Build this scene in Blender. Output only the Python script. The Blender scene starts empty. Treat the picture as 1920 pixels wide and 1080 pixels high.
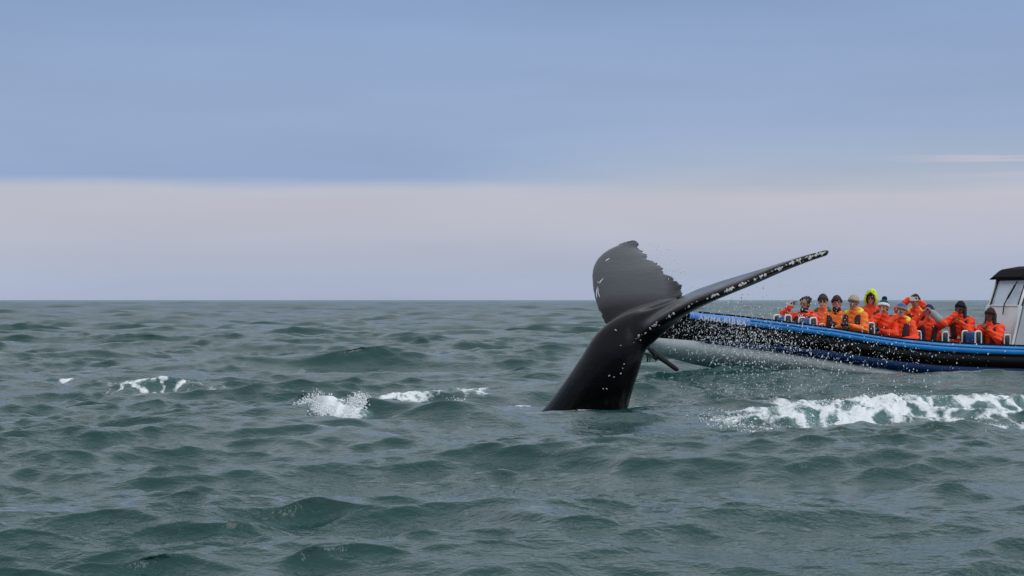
import bpy, bmesh, math, random
import numpy as np
from mathutils import Vector, Matrix
from mathutils.bvhtree import BVHTree

random.seed(7)
RNG = np.random.default_rng(11)
scene = bpy.context.scene
COL = scene.collection
R = math.radians

# ------------------------------------------------------------------ camera
EYE = 1.6
FPX = 3000.0                      # focal length in pixels of a 1920 px wide picture
PITCH = math.atan(22.0 / FPX)
cam_d = bpy.data.cameras.new('camera')
cam_d.sensor_width = 36.0
cam_d.lens = 36.0 * FPX / 1920.0
cam_d.clip_start = 0.1
cam_d.clip_end = 20000
cam = bpy.data.objects.new('camera', cam_d)
COL.objects.link(cam)
cam.location = (0, 0, EYE)
cam.rotation_euler = (R(90) + PITCH, 0, 0)
scene.camera = cam
cam_d.dof.use_dof = True
cam_d.dof.focus_distance = 23.0
cam_d.dof.aperture_fstop = 13.0

# ------------------------------------------------------------------ world
def lin(c):
    out = []
    for v in c:
        v = v / 255.0
        out.append(v / 12.92 if v <= 0.04045 else ((v + 0.055) / 1.055) ** 2.4)
    return out

SUN_EL, SUN_AZ = 42.0, 110.0      # azimuth clockwise from +Y; off to the right, veiled by cloud
world = bpy.data.worlds.new('World')
scene.world = world
world.use_nodes = True
nt = world.node_tree
nt.nodes.clear()
wout = nt.nodes.new('ShaderNodeOutputWorld')
wbg = nt.nodes.new('ShaderNodeBackground')
wbg.inputs['Strength'].default_value = 0.1
nt.links.new(wbg.outputs[0], wout.inputs['Surface'])
wsky = nt.nodes.new('ShaderNodeTexSky')
wsky.sky_type = 'NISHITA'
wsky.sun_disc = False
wsky.sun_elevation = R(SUN_EL)
wsky.sun_rotation = R(SUN_AZ)
wtc = nt.nodes.new('ShaderNodeTexCoord')
wsep = nt.nodes.new('ShaderNodeSeparateXYZ')
nt.links.new(wtc.outputs['Generated'], wsep.inputs[0])
def wmath(op, a, b=None):
    n = nt.nodes.new('ShaderNodeMath'); n.operation = op
    for i, v in enumerate((a, b)):
        if v is None: continue
        if isinstance(v, (int, float)): n.inputs[i].default_value = v
        else: nt.links.new(v, n.inputs[i])
    return n.outputs[0]
def wnoise(scale, vec_scale, detail=4.0, loc=(0, 0, 0)):
    m = nt.nodes.new('ShaderNodeMapping')
    m.inputs['Scale'].default_value = vec_scale
    m.inputs['Location'].default_value = loc
    nt.links.new(wtc.outputs['Generated'], m.inputs[0])
    n = nt.nodes.new('ShaderNodeTexNoise')
    n.inputs['Scale'].default_value = scale
    n.inputs['Detail'].default_value = detail
    n.inputs['Roughness'].default_value = 0.5
    nt.links.new(m.outputs[0], n.inputs[0])
    return wmath('SUBTRACT', n.outputs['Fac'], 0.5)
z0 = wsep.outputs['Z']
# the lower edge of the cloud deck wanders a little
z1 = wmath('ADD', z0, wmath('MULTIPLY', wnoise(3.0, (2.0, 2.0, 14.0), 5.0), 0.011))
# slight tilt of the edge from left to right
z1 = wmath('ADD', z1, wmath('MULTIPLY', wsep.outputs['X'], -0.006))
pos = wmath('POWER', wmath('MAXIMUM', z1, 0.0), 0.5)
# one colour course where the deck ends in a crisp edge (left), one where it thins out softly (right)
high = [(0.19, (139, 164, 202), 1.0), (0.25, (186, 199, 216), 1.0), (0.36, (206, 214, 224), 1.15), (1.0, (208, 216, 226), 1.2)]
low = [(0.000, (166, 178, 202), 1), (0.014, (171, 181, 204), 1), (0.028, (178, 184, 204), 1), (0.042, (185, 188, 204), 1), (0.056, (189, 190, 203), 1)]
crisp = low + [(0.069, (186, 189, 203), 1), (0.0725, (168, 180, 203), 1), (0.0765, (145, 166, 201), 1), (0.115, (149, 169, 202), 1)] + high
soft = low + [(0.063, (190, 191, 203), 1), (0.070, (178, 186, 203), 1), (0.085, (164, 180, 204), 1), (0.105, (154, 172, 204), 1)] + high
def make_ramp(stops):
    rp = nt.nodes.new('ShaderNodeValToRGB'); nt.links.new(pos, rp.inputs[0])
    el = rp.color_ramp.elements
    while len(el) < len(stops): el.new(0.5)
    for e, (p, c, k) in zip(el, stops):
        e.position = math.sqrt(p); e.color = (*[v * k for v in lin(c)], 1)
    return rp.outputs[0]
def wmixc(f, a, b_):
    n = nt.nodes.new('ShaderNodeMix'); n.data_type = 'RGBA'; nt.links.new(f, n.inputs['Factor'])
    for v, k in ((a, 6), (b_, 7)):
        if isinstance(v, tuple): n.inputs[k].default_value = v
        else: nt.links.new(v, n.inputs[k])
    return n.outputs[2]
def wrange(v, a, b_):
    n = nt.nodes.new('ShaderNodeMapRange'); n.interpolation_type = 'SMOOTHSTEP'
    n.inputs['From Min'].default_value = a; n.inputs['From Max'].default_value = b_
    nt.links.new(v, n.inputs[0]); return n.outputs[0]
side = wrange(wmath('ADD', wsep.outputs['X'], wmath('MULTIPLY', wnoise(2.0, (2, 2, 9)), 0.15)), -0.08, 0.16)
sky_c = wmixc(side, make_ramp(crisp), make_ramp(soft))
# thin pale wisps below the deck
wisp = wmath('MULTIPLY', wrange(wnoise(2.6, (2.2, 2.2, 75.0), 4.0, (5, 3, 2.1)), 0.03, 0.16), wmath('MULTIPLY', wrange(z0, 0.070, 0.080), wrange(z0, 0.098, 0.086)))
sky_c = wmixc(wmath('MULTIPLY', wmath('MULTIPLY', wisp, wrange(wsep.outputs['X'], 0.215, 0.29)), 0.75), sky_c, (*lin((196, 194, 206)), 1))
# long soft streaks in the cloud deck
st = wmath('ADD', wmath('MULTIPLY', wnoise(2.2, (1.5, 1.5, 12.0), 5.0, (3, 1, 0)), 0.26), 1.0)
st = wmath('ADD', st, wmath('MULTIPLY', wnoise(1.3, (1.0, 1.0, 5.0), 3.0, (7, 2, 1)), 0.20))
vm = nt.nodes.new('ShaderNodeVectorMath'); vm.operation = 'SCALE'
nt.links.new(sky_c, vm.inputs[0]); nt.links.new(wmath('MULTIPLY', st, 10.0), vm.inputs['Scale'])
wmix = nt.nodes.new('ShaderNodeMix'); wmix.data_type = 'RGBA'
wmix.inputs['Factor'].default_value = 0.97
nt.links.new(wsky.outputs[0], wmix.inputs[6]); nt.links.new(vm.outputs[0], wmix.inputs[7])
nt.links.new(wmix.outputs[2], wbg.inputs['Color'])

# ------------------------------------------------------------------ sun
sun_d = bpy.data.lights.new('sun', 'SUN')
sun_d.energy = 1.2
sun_d.angle = R(48)
sun_d.color = (1.0, 0.96, 0.9)
sun = bpy.data.objects.new('sun', sun_d)
COL.objects.link(sun)
sd = Vector((math.sin(R(SUN_AZ)) * math.cos(R(SUN_EL)), math.cos(R(SUN_AZ)) * math.cos(R(SUN_EL)), math.sin(R(SUN_EL))))
sun.rotation_euler = sd.to_track_quat('Z', 'Y').to_euler()

scene.view_settings.view_transform = 'Standard'
scene.view_settings.look = 'None'
scene.view_settings.exposure = 0.0
scene.view_settings.gamma = 1.0
scene.view_settings.use_curve_mapping = False
scene.cycles.max_bounces = 6
scene.cycles.caustics_reflective = False
scene.cycles.caustics_refractive = False

# ------------------------------------------------------------------ helpers
def P(px, py, Y):
    """world point at depth Y (metres ahead) seen at pixel (px, py) of the 1920x1080 photo"""
    a = (px - 960.0) / FPX
    b = (540.0 - py) / FPX
    cp, sp = math.cos(PITCH), math.sin(PITCH)
    dy, dz = cp - b * sp, sp + b * cp
    k = Y / dy
    return Vector((a * k, Y, EYE + dz * k))

def mat(name, color, rough=0.5, spec=0.5, metal=0.0, bump=None, vary=None, coat=0.0, emit=None):
    m = bpy.data.materials.new(name)
    m.use_nodes = True
    t = m.node_tree
    b = t.nodes['Principled BSDF']
    b.inputs['Base Color'].default_value = (*color, 1)
    b.inputs['Roughness'].default_value = rough
    b.inputs['Specular IOR Level'].default_value = spec
    b.inputs['Metallic'].default_value = metal
    b.inputs['Coat Weight'].default_value = coat
    tc = t.nodes.new('ShaderNodeTexCoord')
    if vary:                       # (scale, amount): uneven colour
        n = t.nodes.new('ShaderNodeTexNoise'); n.inputs['Scale'].default_value = vary[0]; n.inputs['Detail'].default_value = 5
        t.links.new(tc.outputs['Object'], n.inputs[0])
        r = t.nodes.new('ShaderNodeMapRange')
        r.inputs['From Min'].default_value = 0.3; r.inputs['From Max'].default_value = 0.7
        r.inputs['To Min'].default_value = 1 - vary[1]; r.inputs['To Max'].default_value = 1 + vary[1]
        t.links.new(n.outputs['Fac'], r.inputs[0])
        v = t.nodes.new('ShaderNodeVectorMath'); v.operation = 'SCALE'
        v.inputs[0].default_value = color
        t.links.new(r.outputs[0], v.inputs['Scale'])
        t.links.new(v.outputs[0], b.inputs['Base Color'])
    if bump:                       # (scale, strength, distance)
        n = t.nodes.new('ShaderNodeTexNoise'); n.inputs['Scale'].default_value = bump[0]; n.inputs['Detail'].default_value = 4
        t.links.new(tc.outputs['Object'], n.inputs[0])
        bp = t.nodes.new('ShaderNodeBump'); bp.inputs['Strength'].default_value = bump[1]; bp.inputs['Distance'].default_value = bump[2]
        t.links.new(n.outputs['Fac'], bp.inputs['Height'])
        t.links.new(bp.outputs[0], b.inputs['Normal'])
    return m

def tag(o, label, cat, group=None, kind=None):
    if label: o['label'] = label
    if cat: o['category'] = cat
    if group: o['group'] = group
    if kind: o['kind'] = kind
    return o

ORIGIN = {}
def empty(name, loc, parent=None):
    o = bpy.data.objects.new(name, None)
    o.empty_display_size = 0.2
    COL.objects.link(o)
    if parent is not None:
        po = ORIGIN[parent.name]
        o.parent = parent
        o.location = Vector(loc) - po
    else:
        o.location = loc
    ORIGIN[o.name] = Vector(loc)
    return o

def origin_of(o):
    return ORIGIN.get(o.name, Vector((0, 0, 0)))

def obj(name, verts, faces, m, parent=None, smooth=True, loc=None):
    """one mesh object from world coordinates"""
    me = bpy.data.meshes.new(name)
    base = origin_of(parent) if parent is not None else Vector(loc or (0, 0, 0))
    bx, by, bz = base
    me.from_pydata([(v[0] - bx, v[1] - by, v[2] - bz) for v in verts], [], faces)
    me.materials.append(m)
    if smooth:
        me.polygons.foreach_set('use_smooth', [True] * len(me.polygons))
    me.update()
    o = bpy.data.objects.new(name, me)
    COL.objects.link(o)
    if parent is not None:
        o.parent = parent
    else:
        o.location = base
    ORIGIN[o.name] = base.copy()
    return o

class MB:
    """collects shapes into one vertex / face list"""
    def __init__(self): self.v, self.f = [], []
    def add(self, verts, faces):
        n = len(self.v)
        self.v += [tuple(p) for p in verts]
        self.f += [tuple(i + n for i in f) for f in faces]
        return self
    def loft(self, rings, closed=True, cap=True):
        n = len(rings[0]); verts = [p for r in rings for p in r]; faces = []
        for i in range(len(rings) - 1):
            for j in range(n if closed else n - 1):
                k = (j + 1) % n
                faces.append((i * n + j, i * n + k, (i + 1) * n + k, (i + 1) * n + j))
        if cap and closed:
            faces.append(tuple(range(n))[::-1]); b = (len(rings) - 1) * n
            faces.append(tuple(b + j for j in range(n)))
        return self.add(verts, faces)
    def tube(self, pts, rad, n=10, closed=False):
        pts = [Vector(p) for p in pts]
        rr = rad if isinstance(rad, (list, tuple)) else [rad] * len(pts)
        rings = []; up = None
        m = len(pts)
        for i, p in enumerate(pts):
            if closed: d = pts[(i + 1) % m] - pts[i - 1]
            else: d = pts[min(i + 1, m - 1)] - pts[max(i - 1, 0)]
            d.normalize()
            if up is None:
                up = Vector((0, 0, 1)) if abs(d.z) < 0.9 else Vector((1, 0, 0))
            s = d.cross(up)
            if s.length < 1e-5: s = d.orthogonal()
            s.normalize(); up = s.cross(d).normalized()
            rings.append([p + s * (math.cos(2 * math.pi * j / n) * rr[i]) + up * (math.sin(2 * math.pi * j / n) * rr[i]) for j in range(n)])
        if closed: rings.append(rings[0])
        return self.loft(rings, True, not closed)
    def capsule(self, a, b, ra, rb, n=12):
        a, b = Vector(a), Vector(b); d = b - a; L = d.length
        if L < 1e-6: return self.ball(a, (ra, ra, ra))
        d.normalize(); s = d.orthogonal().normalized(); u = d.cross(s); rings = []
        def ring(c, r): return [c + s * (math.cos(2 * math.pi * j / n) * r) + u * (math.sin(2 * math.pi * j / n) * r) for j in range(n)]
        for t in (80, 50, 25): rings.append(ring(a - d * (math.sin(R(t)) * ra), math.cos(R(t)) * ra))
        rings.append(ring(a, ra)); rings.append(ring(b, rb))
        for t in (25, 50, 80): rings.append(ring(b + d * (math.sin(R(t)) * rb), math.cos(R(t)) * rb))
        return self.loft(rings)
    def ball(self, c, rad, fr=None, nu=14, nv=9, v0=-90.0, v1=90.0):
        c = Vector(c); X, Y, Z = fr or (Vector((1, 0, 0)), Vector((0, 1, 0)), Vector((0, 0, 1)))
        rings = []
        for i in range(nv):
            t = R(v0 + (v1 - v0) * i / (nv - 1)); t = max(R(-88), min(R(88), t))
            rings.append([c + X * (math.cos(2 * math.pi * j / nu) * math.cos(t) * rad[0]) + Y * (math.sin(2 * math.pi * j / nu) * math.cos(t) * rad[1]) + Z * (math.sin(t) * rad[2]) for j in range(nu)])
        return self.loft(rings)
    def box(self, c, size, fr=None, bev=0.0):
        c = Vector(c); X, Y, Z = fr or (Vector((1, 0, 0)), Vector((0, 1, 0)), Vector((0, 0, 1)))
        sx, sy, sz = (s / 2 for s in size)
        b = min(bev, sx * 0.9, sy * 0.9, sz * 0.9)
        if b <= 0:
            ring = lambda z: [c + X * (i * sx) + Y * (j * sy) + Z * z for i, j in ((-1, -1), (1, -1), (1, 1), (-1, 1))]
            return self.loft([ring(-sz), ring(sz)])
        def ring(z, ins):
            o = []
            for i, j in ((-1, -1), (1, -1), (1, 1), (-1, 1)):
                cs = [(i * (sx - ins), j * (sy - ins - b)), (i * (sx - ins - b), j * (sy - ins))]
                if i * j < 0: cs = cs[::-1]
                if (i, j) in ((-1, -1), (1, 1)): pass
                o += cs
            # sort round the centre for a clean loop
            o.sort(key=lambda q: math.atan2(q[1] / sy, q[0] / sx))
            return [c + X * q[0] + Y * q[1] + Z * z for q in o]
        return self.loft([ring(-sz, b), ring(-sz + b, 0), ring(sz - b, 0), ring(sz, b)])
    def build(self, name, m, parent=None, smooth=True, loc=None):
        return obj(name, self.v, self.f, m, parent, smooth, loc)

def remesh(mb, voxel, smooth_it=4, smooth_f=0.5):
    """fuse the overlapping shapes of mb into one continuous skin"""
    me = bpy.data.meshes.new('tmp'); me.from_pydata(mb.v, [], mb.f); me.update()
    bm = bmesh.new(); bm.from_mesh(me); bmesh.ops.recalc_face_normals(bm, faces=bm.faces); bm.to_mesh(me); bm.free()
    o = bpy.data.objects.new('tmp', me); COL.objects.link(o)
    r = o.modifiers.new('r', 'REMESH'); r.mode = 'VOXEL'; r.voxel_size = voxel; r.use_smooth_shade = True
    if smooth_it:
        s = o.modifiers.new('s', 'SMOOTH'); s.iterations = smooth_it; s.factor = smooth_f
    dg = bpy.context.evaluated_depsgraph_get()
    ev = o.evaluated_get(dg); m2 = ev.to_mesh()
    vs = np.empty(len(m2.vertices) * 3, 'f'); m2.vertices.foreach_get('co', vs)
    fs = [tuple(p.vertices) for p in m2.polygons]
    ev.to_mesh_clear()
    bpy.data.objects.remove(o); bpy.data.meshes.remove(me)
    return vs.reshape(-1, 3), fs

def spline(pts, n):
    """Catmull-Rom through points, n samples"""
    p = [np.array(q, float) for q in pts]
    p = [2 * p[0] - p[1]] + p + [2 * p[-1] - p[-2]]
    m = len(p) - 3; out = []
    for i in range(n):
        t = i / (n - 1) * m; k = min(int(t), m - 1); u = t - k
        a, b, c, d = p[k:k + 4]
        out.append(0.5 * ((2 * b) + (-a + c) * u + (2 * a - 5 * b + 4 * c - d) * u * u + (-a + 3 * b - 3 * c + d) * u ** 3))
    return out

# ------------------------------------------------------------------ sea
def vnoise(x, y, seed):
    """smooth value noise, 0..1"""
    r = np.random.default_rng(seed).random((256, 256)).astype('f')
    xi = np.floor(x).astype(np.int64); yi = np.floor(y).astype(np.int64)
    u = (x - xi).astype('f'); v = (y - yi).astype('f')
    u = u * u * (3 - 2 * u); v = v * v * (3 - 2 * v)
    g = lambda a, b: r[a & 255, b & 255]
    return (g(xi, yi) * (1 - u) + g(xi + 1, yi) * u) * (1 - v) + (g(xi, yi + 1) * (1 - u) + g(xi + 1, yi + 1) * u) * v

NW = 170
wl = np.exp(RNG.uniform(math.log(0.14), math.log(13.0), NW))
wl[:NW] = np.exp(np.linspace(math.log(0.14), math.log(26.0), NW))
spread = np.clip(0.46 - 0.08 * np.log(wl), 0.25, 0.65)
wdir = R(-83) + RNG.normal(0, 1, NW) * spread       # towards the viewer, a little to the left
wk = 2 * np.pi / wl
wph = RNG.uniform(0, 2 * np.pi, NW)
slope = np.interp(np.log(wl), np.log([0.14, 0.3, 0.6, 1.2, 4.0, 8.0, 13.0, 26.0]), [0.030, 0.045, 0.046, 0.036, 0.026, 0.018, 0.011, 0.010])
wamp = slope / wk

# single waves the photograph shows: px, py of the crest foot, half length (m), half width (m), height, turn
RIDGES = [(1210, 790, 1.0, 0.40, 0.08, 0.03), (1000, 795, 0.9, 0.6, -0.07, 0.0), (760, 792, 2.0, 0.55, 0.15, -0.04), (880, 800, 0.7, 0.42, 0.08, 0.05),
          (1000, 1010, 0.42, 0.34, 0.13, -0.15), (365, 1030, 0.42, 0.30, 0.11, 0.1), (1680, 822, 2.4, 0.55, 0.16, 0.06),
          (1150, 862, 0.6, 0.34, 0.12, 0.0), (330, 748, 1.6, 0.7, 0.10, -0.08), (640, 838, 0.9, 0.45, 0.13, 0.12),
          (1800, 925, 0.55, 0.35, 0.10, 0.1), (320, 650, 1.3, 0.9, 0.05, 0.0), (1450, 722, 1.6, 0.8, 0.14, 0.1), (1640, 722, 1.5, 0.7, 0.06, 0.0), (1720, 775, 2.6, 1.6, 0.09, 0.0), (1780, 704, 3.8, 1.8, -0.17, 0.2)]
RID = []
for (a, b, hl, hw, h, rot) in RIDGES:
    Y = EYE * FPX / (b - 562.0)
    RID.append(((a - 960) / FPX * Y, Y, hl, hw, h, rot))

def sea_disp(x, y, cell):
    """displacement of the water at rest position x, y; waves shorter than the mesh can show fade out"""
    dx = np.zeros_like(x); dy = np.zeros_like(x); dz = np.zeros_like(x)
    gust = 0.48 + 1.25 * vnoise(x / 1.7 + 11, y / 3.0 + 5, 3) * (0.45 + 0.9 * vnoise(x / 9 + 1, y / 12 + 9, 4))
    gust = np.minimum(gust, 1.45).astype('f')
    swell = np.clip(0.68 + (y - 9) / 52.0, 0.68, 1.55).astype('f')      # the sea is rougher farther out
    outer_sea = np.clip((y - 50) / 200.0, 0.0, 1.0).astype('f')
    for i in range(NW):
        fade = np.clip((wl[i] / cell - 1.5) / 2.0, 0, 1).astype('f')
        if wl[i] < 1.3: fade = fade * gust
        if wl[i] > 1.5: fade = fade * swell
        if wl[i] > 11: fade = fade * outer_sea
        c, s = math.cos(wdir[i]), math.sin(wdir[i])
        th = (wk[i] * (x * c + y * s) + wph[i]).astype('f')
        co, si = np.cos(th), np.sin(th)
        a = wamp[i] * fade
        dz += a * co
        q = 1.08
        dx -= q * a * c * si; dy -= q * a * s * si
    # the whale's body damps the waves over its back
    calm = (1 - 0.70 * np.exp(-((x - 1.1) / 1.9) ** 2 - ((y - 20.3) / 2.3) ** 2)).astype('f')
    dx *= calm; dy *= calm; dz *= calm
    for (X, Y, hl, hw, h, rot) in RID:
        u = (x - X) * math.cos(rot) + (y - Y) * math.sin(rot); v = -(x - X) * math.sin(rot) + (y - Y) * math.cos(rot)
        v = v + 0.18 * np.sin(u * 2.1 + X)
        front = np.where(v < 0, 0.7, 1.35)
        g = np.exp(-(u / hl) ** 2 - (v / (hw * front)) ** 2)
        dz += (h * g).astype('f'); dy -= (h * 0.5 * g).astype('f')
    return dx, dy, dz

def foam_at(x, y):
    """how much foam lies on the water there, 0..1"""
    f = np.zeros_like(x)
    def ell(px, py, rx, ry, w, rot=0.0):
        if px > 1320 and py > 730: py += 9
        Y = EYE * FPX / (py - 562.0); X = (px - 960) / FPX * Y
        u = (x - X) * math.cos(rot) + (y - Y) * math.sin(rot); v = -(x - X) * math.sin(rot) + (y - Y) * math.cos(rot)
        return w * np.exp(-((u / rx) ** 2 + (v / ry) ** 2) ** 1.5)
    L = [(1490, 780, 1.05, 0.8, 0.95), (1640, 768, 1.5, 2.2, 0.95), (1800, 763, 1.9, 3.0, 0.85), (1720, 796, 1.5, 0.6, 1.0), (1900, 797, 0.8, 0.5, .9),
         (1850, 745, 1.5, 2.0, 0.8), (1390, 786, 0.45, 0.3, 0.8), (1960, 760, 1.5, 3.0, 0.85), (1560, 786, 1.0, 0.6, 0.95),
         (1120, 786, 0.6, 0.10, 0.5), (1190, 772, 0.25, 0.35, 0.75), (1225, 768, 0.3, 0.3, 0.6),
         (578, 781, 0.36, 0.42, 1.5), (608, 791, 0.25, 0.3, 1.4), (650, 796, 0.32, 0.28, 1.5), (540, 780, 0.3, 0.2, 0.8), (740, 785, 0.5, 0.25, 0.85), (930, 778, 0.5, 0.3, 0.75), (848, 784, 0.20, 0.25, 1.3), (560, 770, 0.5, 0.3, 0.6), (870, 740, 0.6, 0.7, 0.75), (990, 752, 0.5, 0.5, 0.75),
         (760, 745, 0.6, 0.35, 0.8), (330, 720, 0.9, 0.8, 0.72), (300, 735, 1.2, 1.1, 0.55), (100, 726, 0.5, 0.4, 0.6), (530, 728, 0.35, 0.3, 0.6),
         (290, 608, 1.0, 2.0, 0.75), (480, 578, 2, 6, 0.6), (10, 720, 0.5, 0.5, .55), (1205, 748, 0.35, 0.4, 0.75), (1275, 752, 0.3, 0.4, 0.6),
         (1540, 748, .4, .5, .65)]
    for a in L: f = np.maximum(f, ell(*a))
    d = np.sqrt(((x - 1.09) / 0.56) ** 2 + ((y - 22.85) / 0.47) ** 2)          # collar round the tail
    f = np.maximum(f, 0.62 * np.exp(-((d - 1.15) / 0.22) ** 2))
    return f

rows = [3.0]
while rows[-1] < 6500:
    d = rows[-1]
    rows.append(d * (1.0034 if d < 60 else 1.0034 + 0.0028 * min(1, (d - 60) / 60) + 0.03 * min(1, max(0, d - 900) / 1500)) if d > 8 else d * 1.014)
rows = np.array(rows)
dense = np.linspace(-0.36, 0.36, 560)
outer = 0.37 + (2.2 - 0.37) * (np.linspace(0, 1, 36)[1:] ** 2.0)
cols = np.concatenate([-outer[::-1], dense, outer])
YY, TT = np.meshgrid(rows, cols, indexing='ij')
XX = YY * TT
nr, nc = YY.shape
rs = np.gradient(rows); cs = np.gradient(cols)
cell = np.maximum(rs[:, None] * 0.75, cs[None, :] * rows[:, None]).astype('f')
dX, dY, dZ = sea_disp(XX.astype('f'), YY.astype('f'), cell)
foam = foam_at(XX.astype('f'), YY.astype('f')).astype('f')
lump = (vnoise(XX * 7, YY * 7, 21) - 0.4) * 0.10 + (vnoise(XX * 17, YY * 15, 22) - 0.5) * 0.05
nearby = (YY > 15) & (YY < 34)
dZ = dZ + np.where(nearby, np.clip(foam - 0.45, 0, 1) * 2.3 * np.maximum(lump, -0.02), 0)
verts = np.stack([XX + dX, YY + dY, dZ], -1).reshape(-1, 3).astype('f')
i0 = (np.arange(nr - 1)[:, None] * nc + np.arange(nc - 1)[None, :]).reshape(-1)
quads = np.stack([i0, i0 + 1, i0 + nc + 1, i0 + nc], -1)
me = bpy.data.meshes.new('sea')
me.vertices.add(len(verts)); me.vertices.foreach_set('co', verts.reshape(-1))
me.loops.add(quads.size); me.loops.foreach_set('vertex_index', quads.reshape(-1).astype('i'))
me.polygons.add(len(quads)); me.polygons.foreach_set('loop_start', np.arange(0, quads.size, 4).astype('i'))
me.polygons.foreach_set('use_smooth', np.ones(len(quads), bool))
me.update(calc_edges=True)
at = me.attributes.new('foam', 'FLOAT', 'POINT'); at.data.foreach_set('value', foam.reshape(-1))
sea = bpy.data.objects.new('sea', me); COL.objects.link(sea)
tag(sea, 'choppy grey green sea with small waves and foam streaks', 'sea', kind='structure')

def sea_point(x, y):
    a = np.array([x], 'f'); b = np.array([y], 'f')
    d = sea_disp(a, b, np.array([0.08], 'f'))
    return Vector((x + float(d[0][0]), y + float(d[1][0]), float(d[2][0])))
def sea_points(x, y):
    d = sea_disp(x.astype('f'), y.astype('f'), np.full(x.shape, 0.08, 'f'))
    return np.stack([x + d[0], y + d[1], d[2]], -1)

m = bpy.data.materials.new('sea_water'); m.use_nodes = True; t = m.node_tree
b = t.nodes['Principled BSDF']
b.inputs['Base Color'].default_value = (0.005, 0.046, 0.042, 1)
b.inputs['Roughness'].default_value = 0.10
b.inputs['IOR'].default_value = 1.43
def N(kind, **kw):
    n = t.nodes.new(kind)
    for k, v in kw.items():
        n.inputs[k.replace('_', ' ')].default_value = v
    return n
tc = N('ShaderNodeTexCoord')
def mapped(sc, rot=0.0):
    q = N('ShaderNodeMapping'); q.inputs['Scale'].default_value = sc; q.inputs['Rotation'].default_value = (0, 0, rot)
    t.links.new(tc.outputs['Object'], q.inputs[0]); return q.outputs[0]
def tmath(op, a, b_=None, clamp=False):
    n = t.nodes.new('ShaderNodeMath'); n.operation = op; n.use_clamp = clamp
    for i, v in enumerate((a, b_)):
        if v is None: continue
        if isinstance(v, (int, float)): n.inputs[i].default_value = v
        else: t.links.new(v, n.inputs[i])
    return n.outputs[0]
def noise(vec, scale, detail=3.0, rough=0.55, dist=0.0):
    n = N('ShaderNodeTexNoise', Scale=scale, Detail=detail, Roughness=rough, Distortion=dist)
    t.links.new(vec, n.inputs[0]); return n.outputs['Fac']
v1 = mapped((0.75, 1.15, 1.0), 0.25); v2 = mapped((0.8, 1.2, 1.0), -0.35); v3 = mapped((1, 1, 1))
patch = N('ShaderNodeMapRange'); patch.inputs['From Min'].default_value = 0.38; patch.inputs['From Max'].default_value = 0.62
patch.inputs['To Min'].default_value = 0.45; patch.inputs['To Max'].default_value = 1.0
t.links.new(noise(mapped((0.22, 0.12, 1)), 1.0, 3), patch.inputs[0])
hsum = tmath('ADD', tmath('MULTIPLY', noise(v1, 6.0, 4, 0.55, 0.3), 0.034), tmath('MULTIPLY', noise(v2, 19.0, 3, 0.5, 0.4), 0.017))
hsum = tmath('MULTIPLY', hsum, patch.outputs[0])
bp = N('ShaderNodeBump', Strength=1.0, Distance=1.0)
t.links.new(hsum, bp.inputs['Height']); t.links.new(bp.outputs[0], b.inputs['Normal'])
# far off the small waves are finer than the mesh: they show as a rougher surface
fr_ = N('ShaderNodeMapRange'); fr_.inputs['From Min'].default_value = 20; fr_.inputs['From Max'].default_value = 260
fr_.inputs['To Min'].default_value = 0.06; fr_.inputs['To Max'].default_value = 0.25
sx_ = N('ShaderNodeVectorMath'); sx_.operation = 'LENGTH'; t.links.new(tc.outputs['Object'], sx_.inputs[0])
t.links.new(sx_.outputs['Value'], fr_.inputs[0]); t.links.new(fr_.outputs[0], b.inputs['Roughness'])
# foam: white froth where the foam attribute and a torn pattern allow it
fa = N('ShaderNodeAttribute'); fa.attribute_name = 'foam'
vv = mapped((1.0, 0.42, 1.0), 0.1)
pat = tmath('ADD', tmath('MULTIPLY', noise(vv, 3.2, 6, 0.62, 0.6), 0.8), tmath('MULTIPLY', noise(vv, 11.0, 4, 0.6, 0.8), 0.35))
vo_ = N('ShaderNodeTexVoronoi', Scale=2.6); vo_.feature = 'DISTANCE_TO_EDGE'
wv_ = N('ShaderNodeVectorMath'); wv_.operation = 'MULTIPLY_ADD'
nz_ = N('ShaderNodeTexNoise', Scale=3.0, Detail=4.0); t.links.new(vv, nz_.inputs[0])
t.links.new(nz_.outputs['Color'], wv_.inputs[0]); wv_.inputs[1].default_value = (0.55, 0.55, 0.0); t.links.new(vv, wv_.inputs[2]); t.links.new(wv_.outputs[0], vo_.inputs['Vector'])
lace = tmath('MULTIPLY', tmath('SUBTRACT', 0.16, vo_.outputs['Distance']), 2.2)
raw = tmath('ADD', tmath('ADD', fa.outputs['Fac'], lace), tmath('MULTIPLY', tmath('SUBTRACT', pat, 0.575), 2.2))
fm = N('ShaderNodeMapRange'); fm.interpolation_type = 'SMOOTHSTEP'
fm.inputs['From Min'].default_value = 0.58; fm.inputs['From Max'].default_value = 1.06
t.links.new(raw, fm.inputs[0])
gate = tmath('MULTIPLY', fm.outputs[0], tmath('MULTIPLY', tmath('SUBTRACT', fa.outputs['Fac'], 0.12), 5.0, True), True)
fo = N('ShaderNodeBsdfPrincipled', Roughness=0.75)
fo.inputs['Base Color'].default_value = (0.80, 0.83, 0.84, 1)
fb = N('ShaderNodeBump', Strength=0.8, Distance=0.03); t.links.new(noise(v3, 22.0, 5, 0.6), fb.inputs['Height']); t.links.new(fb.outputs[0], fo.inputs['Normal'])
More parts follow.
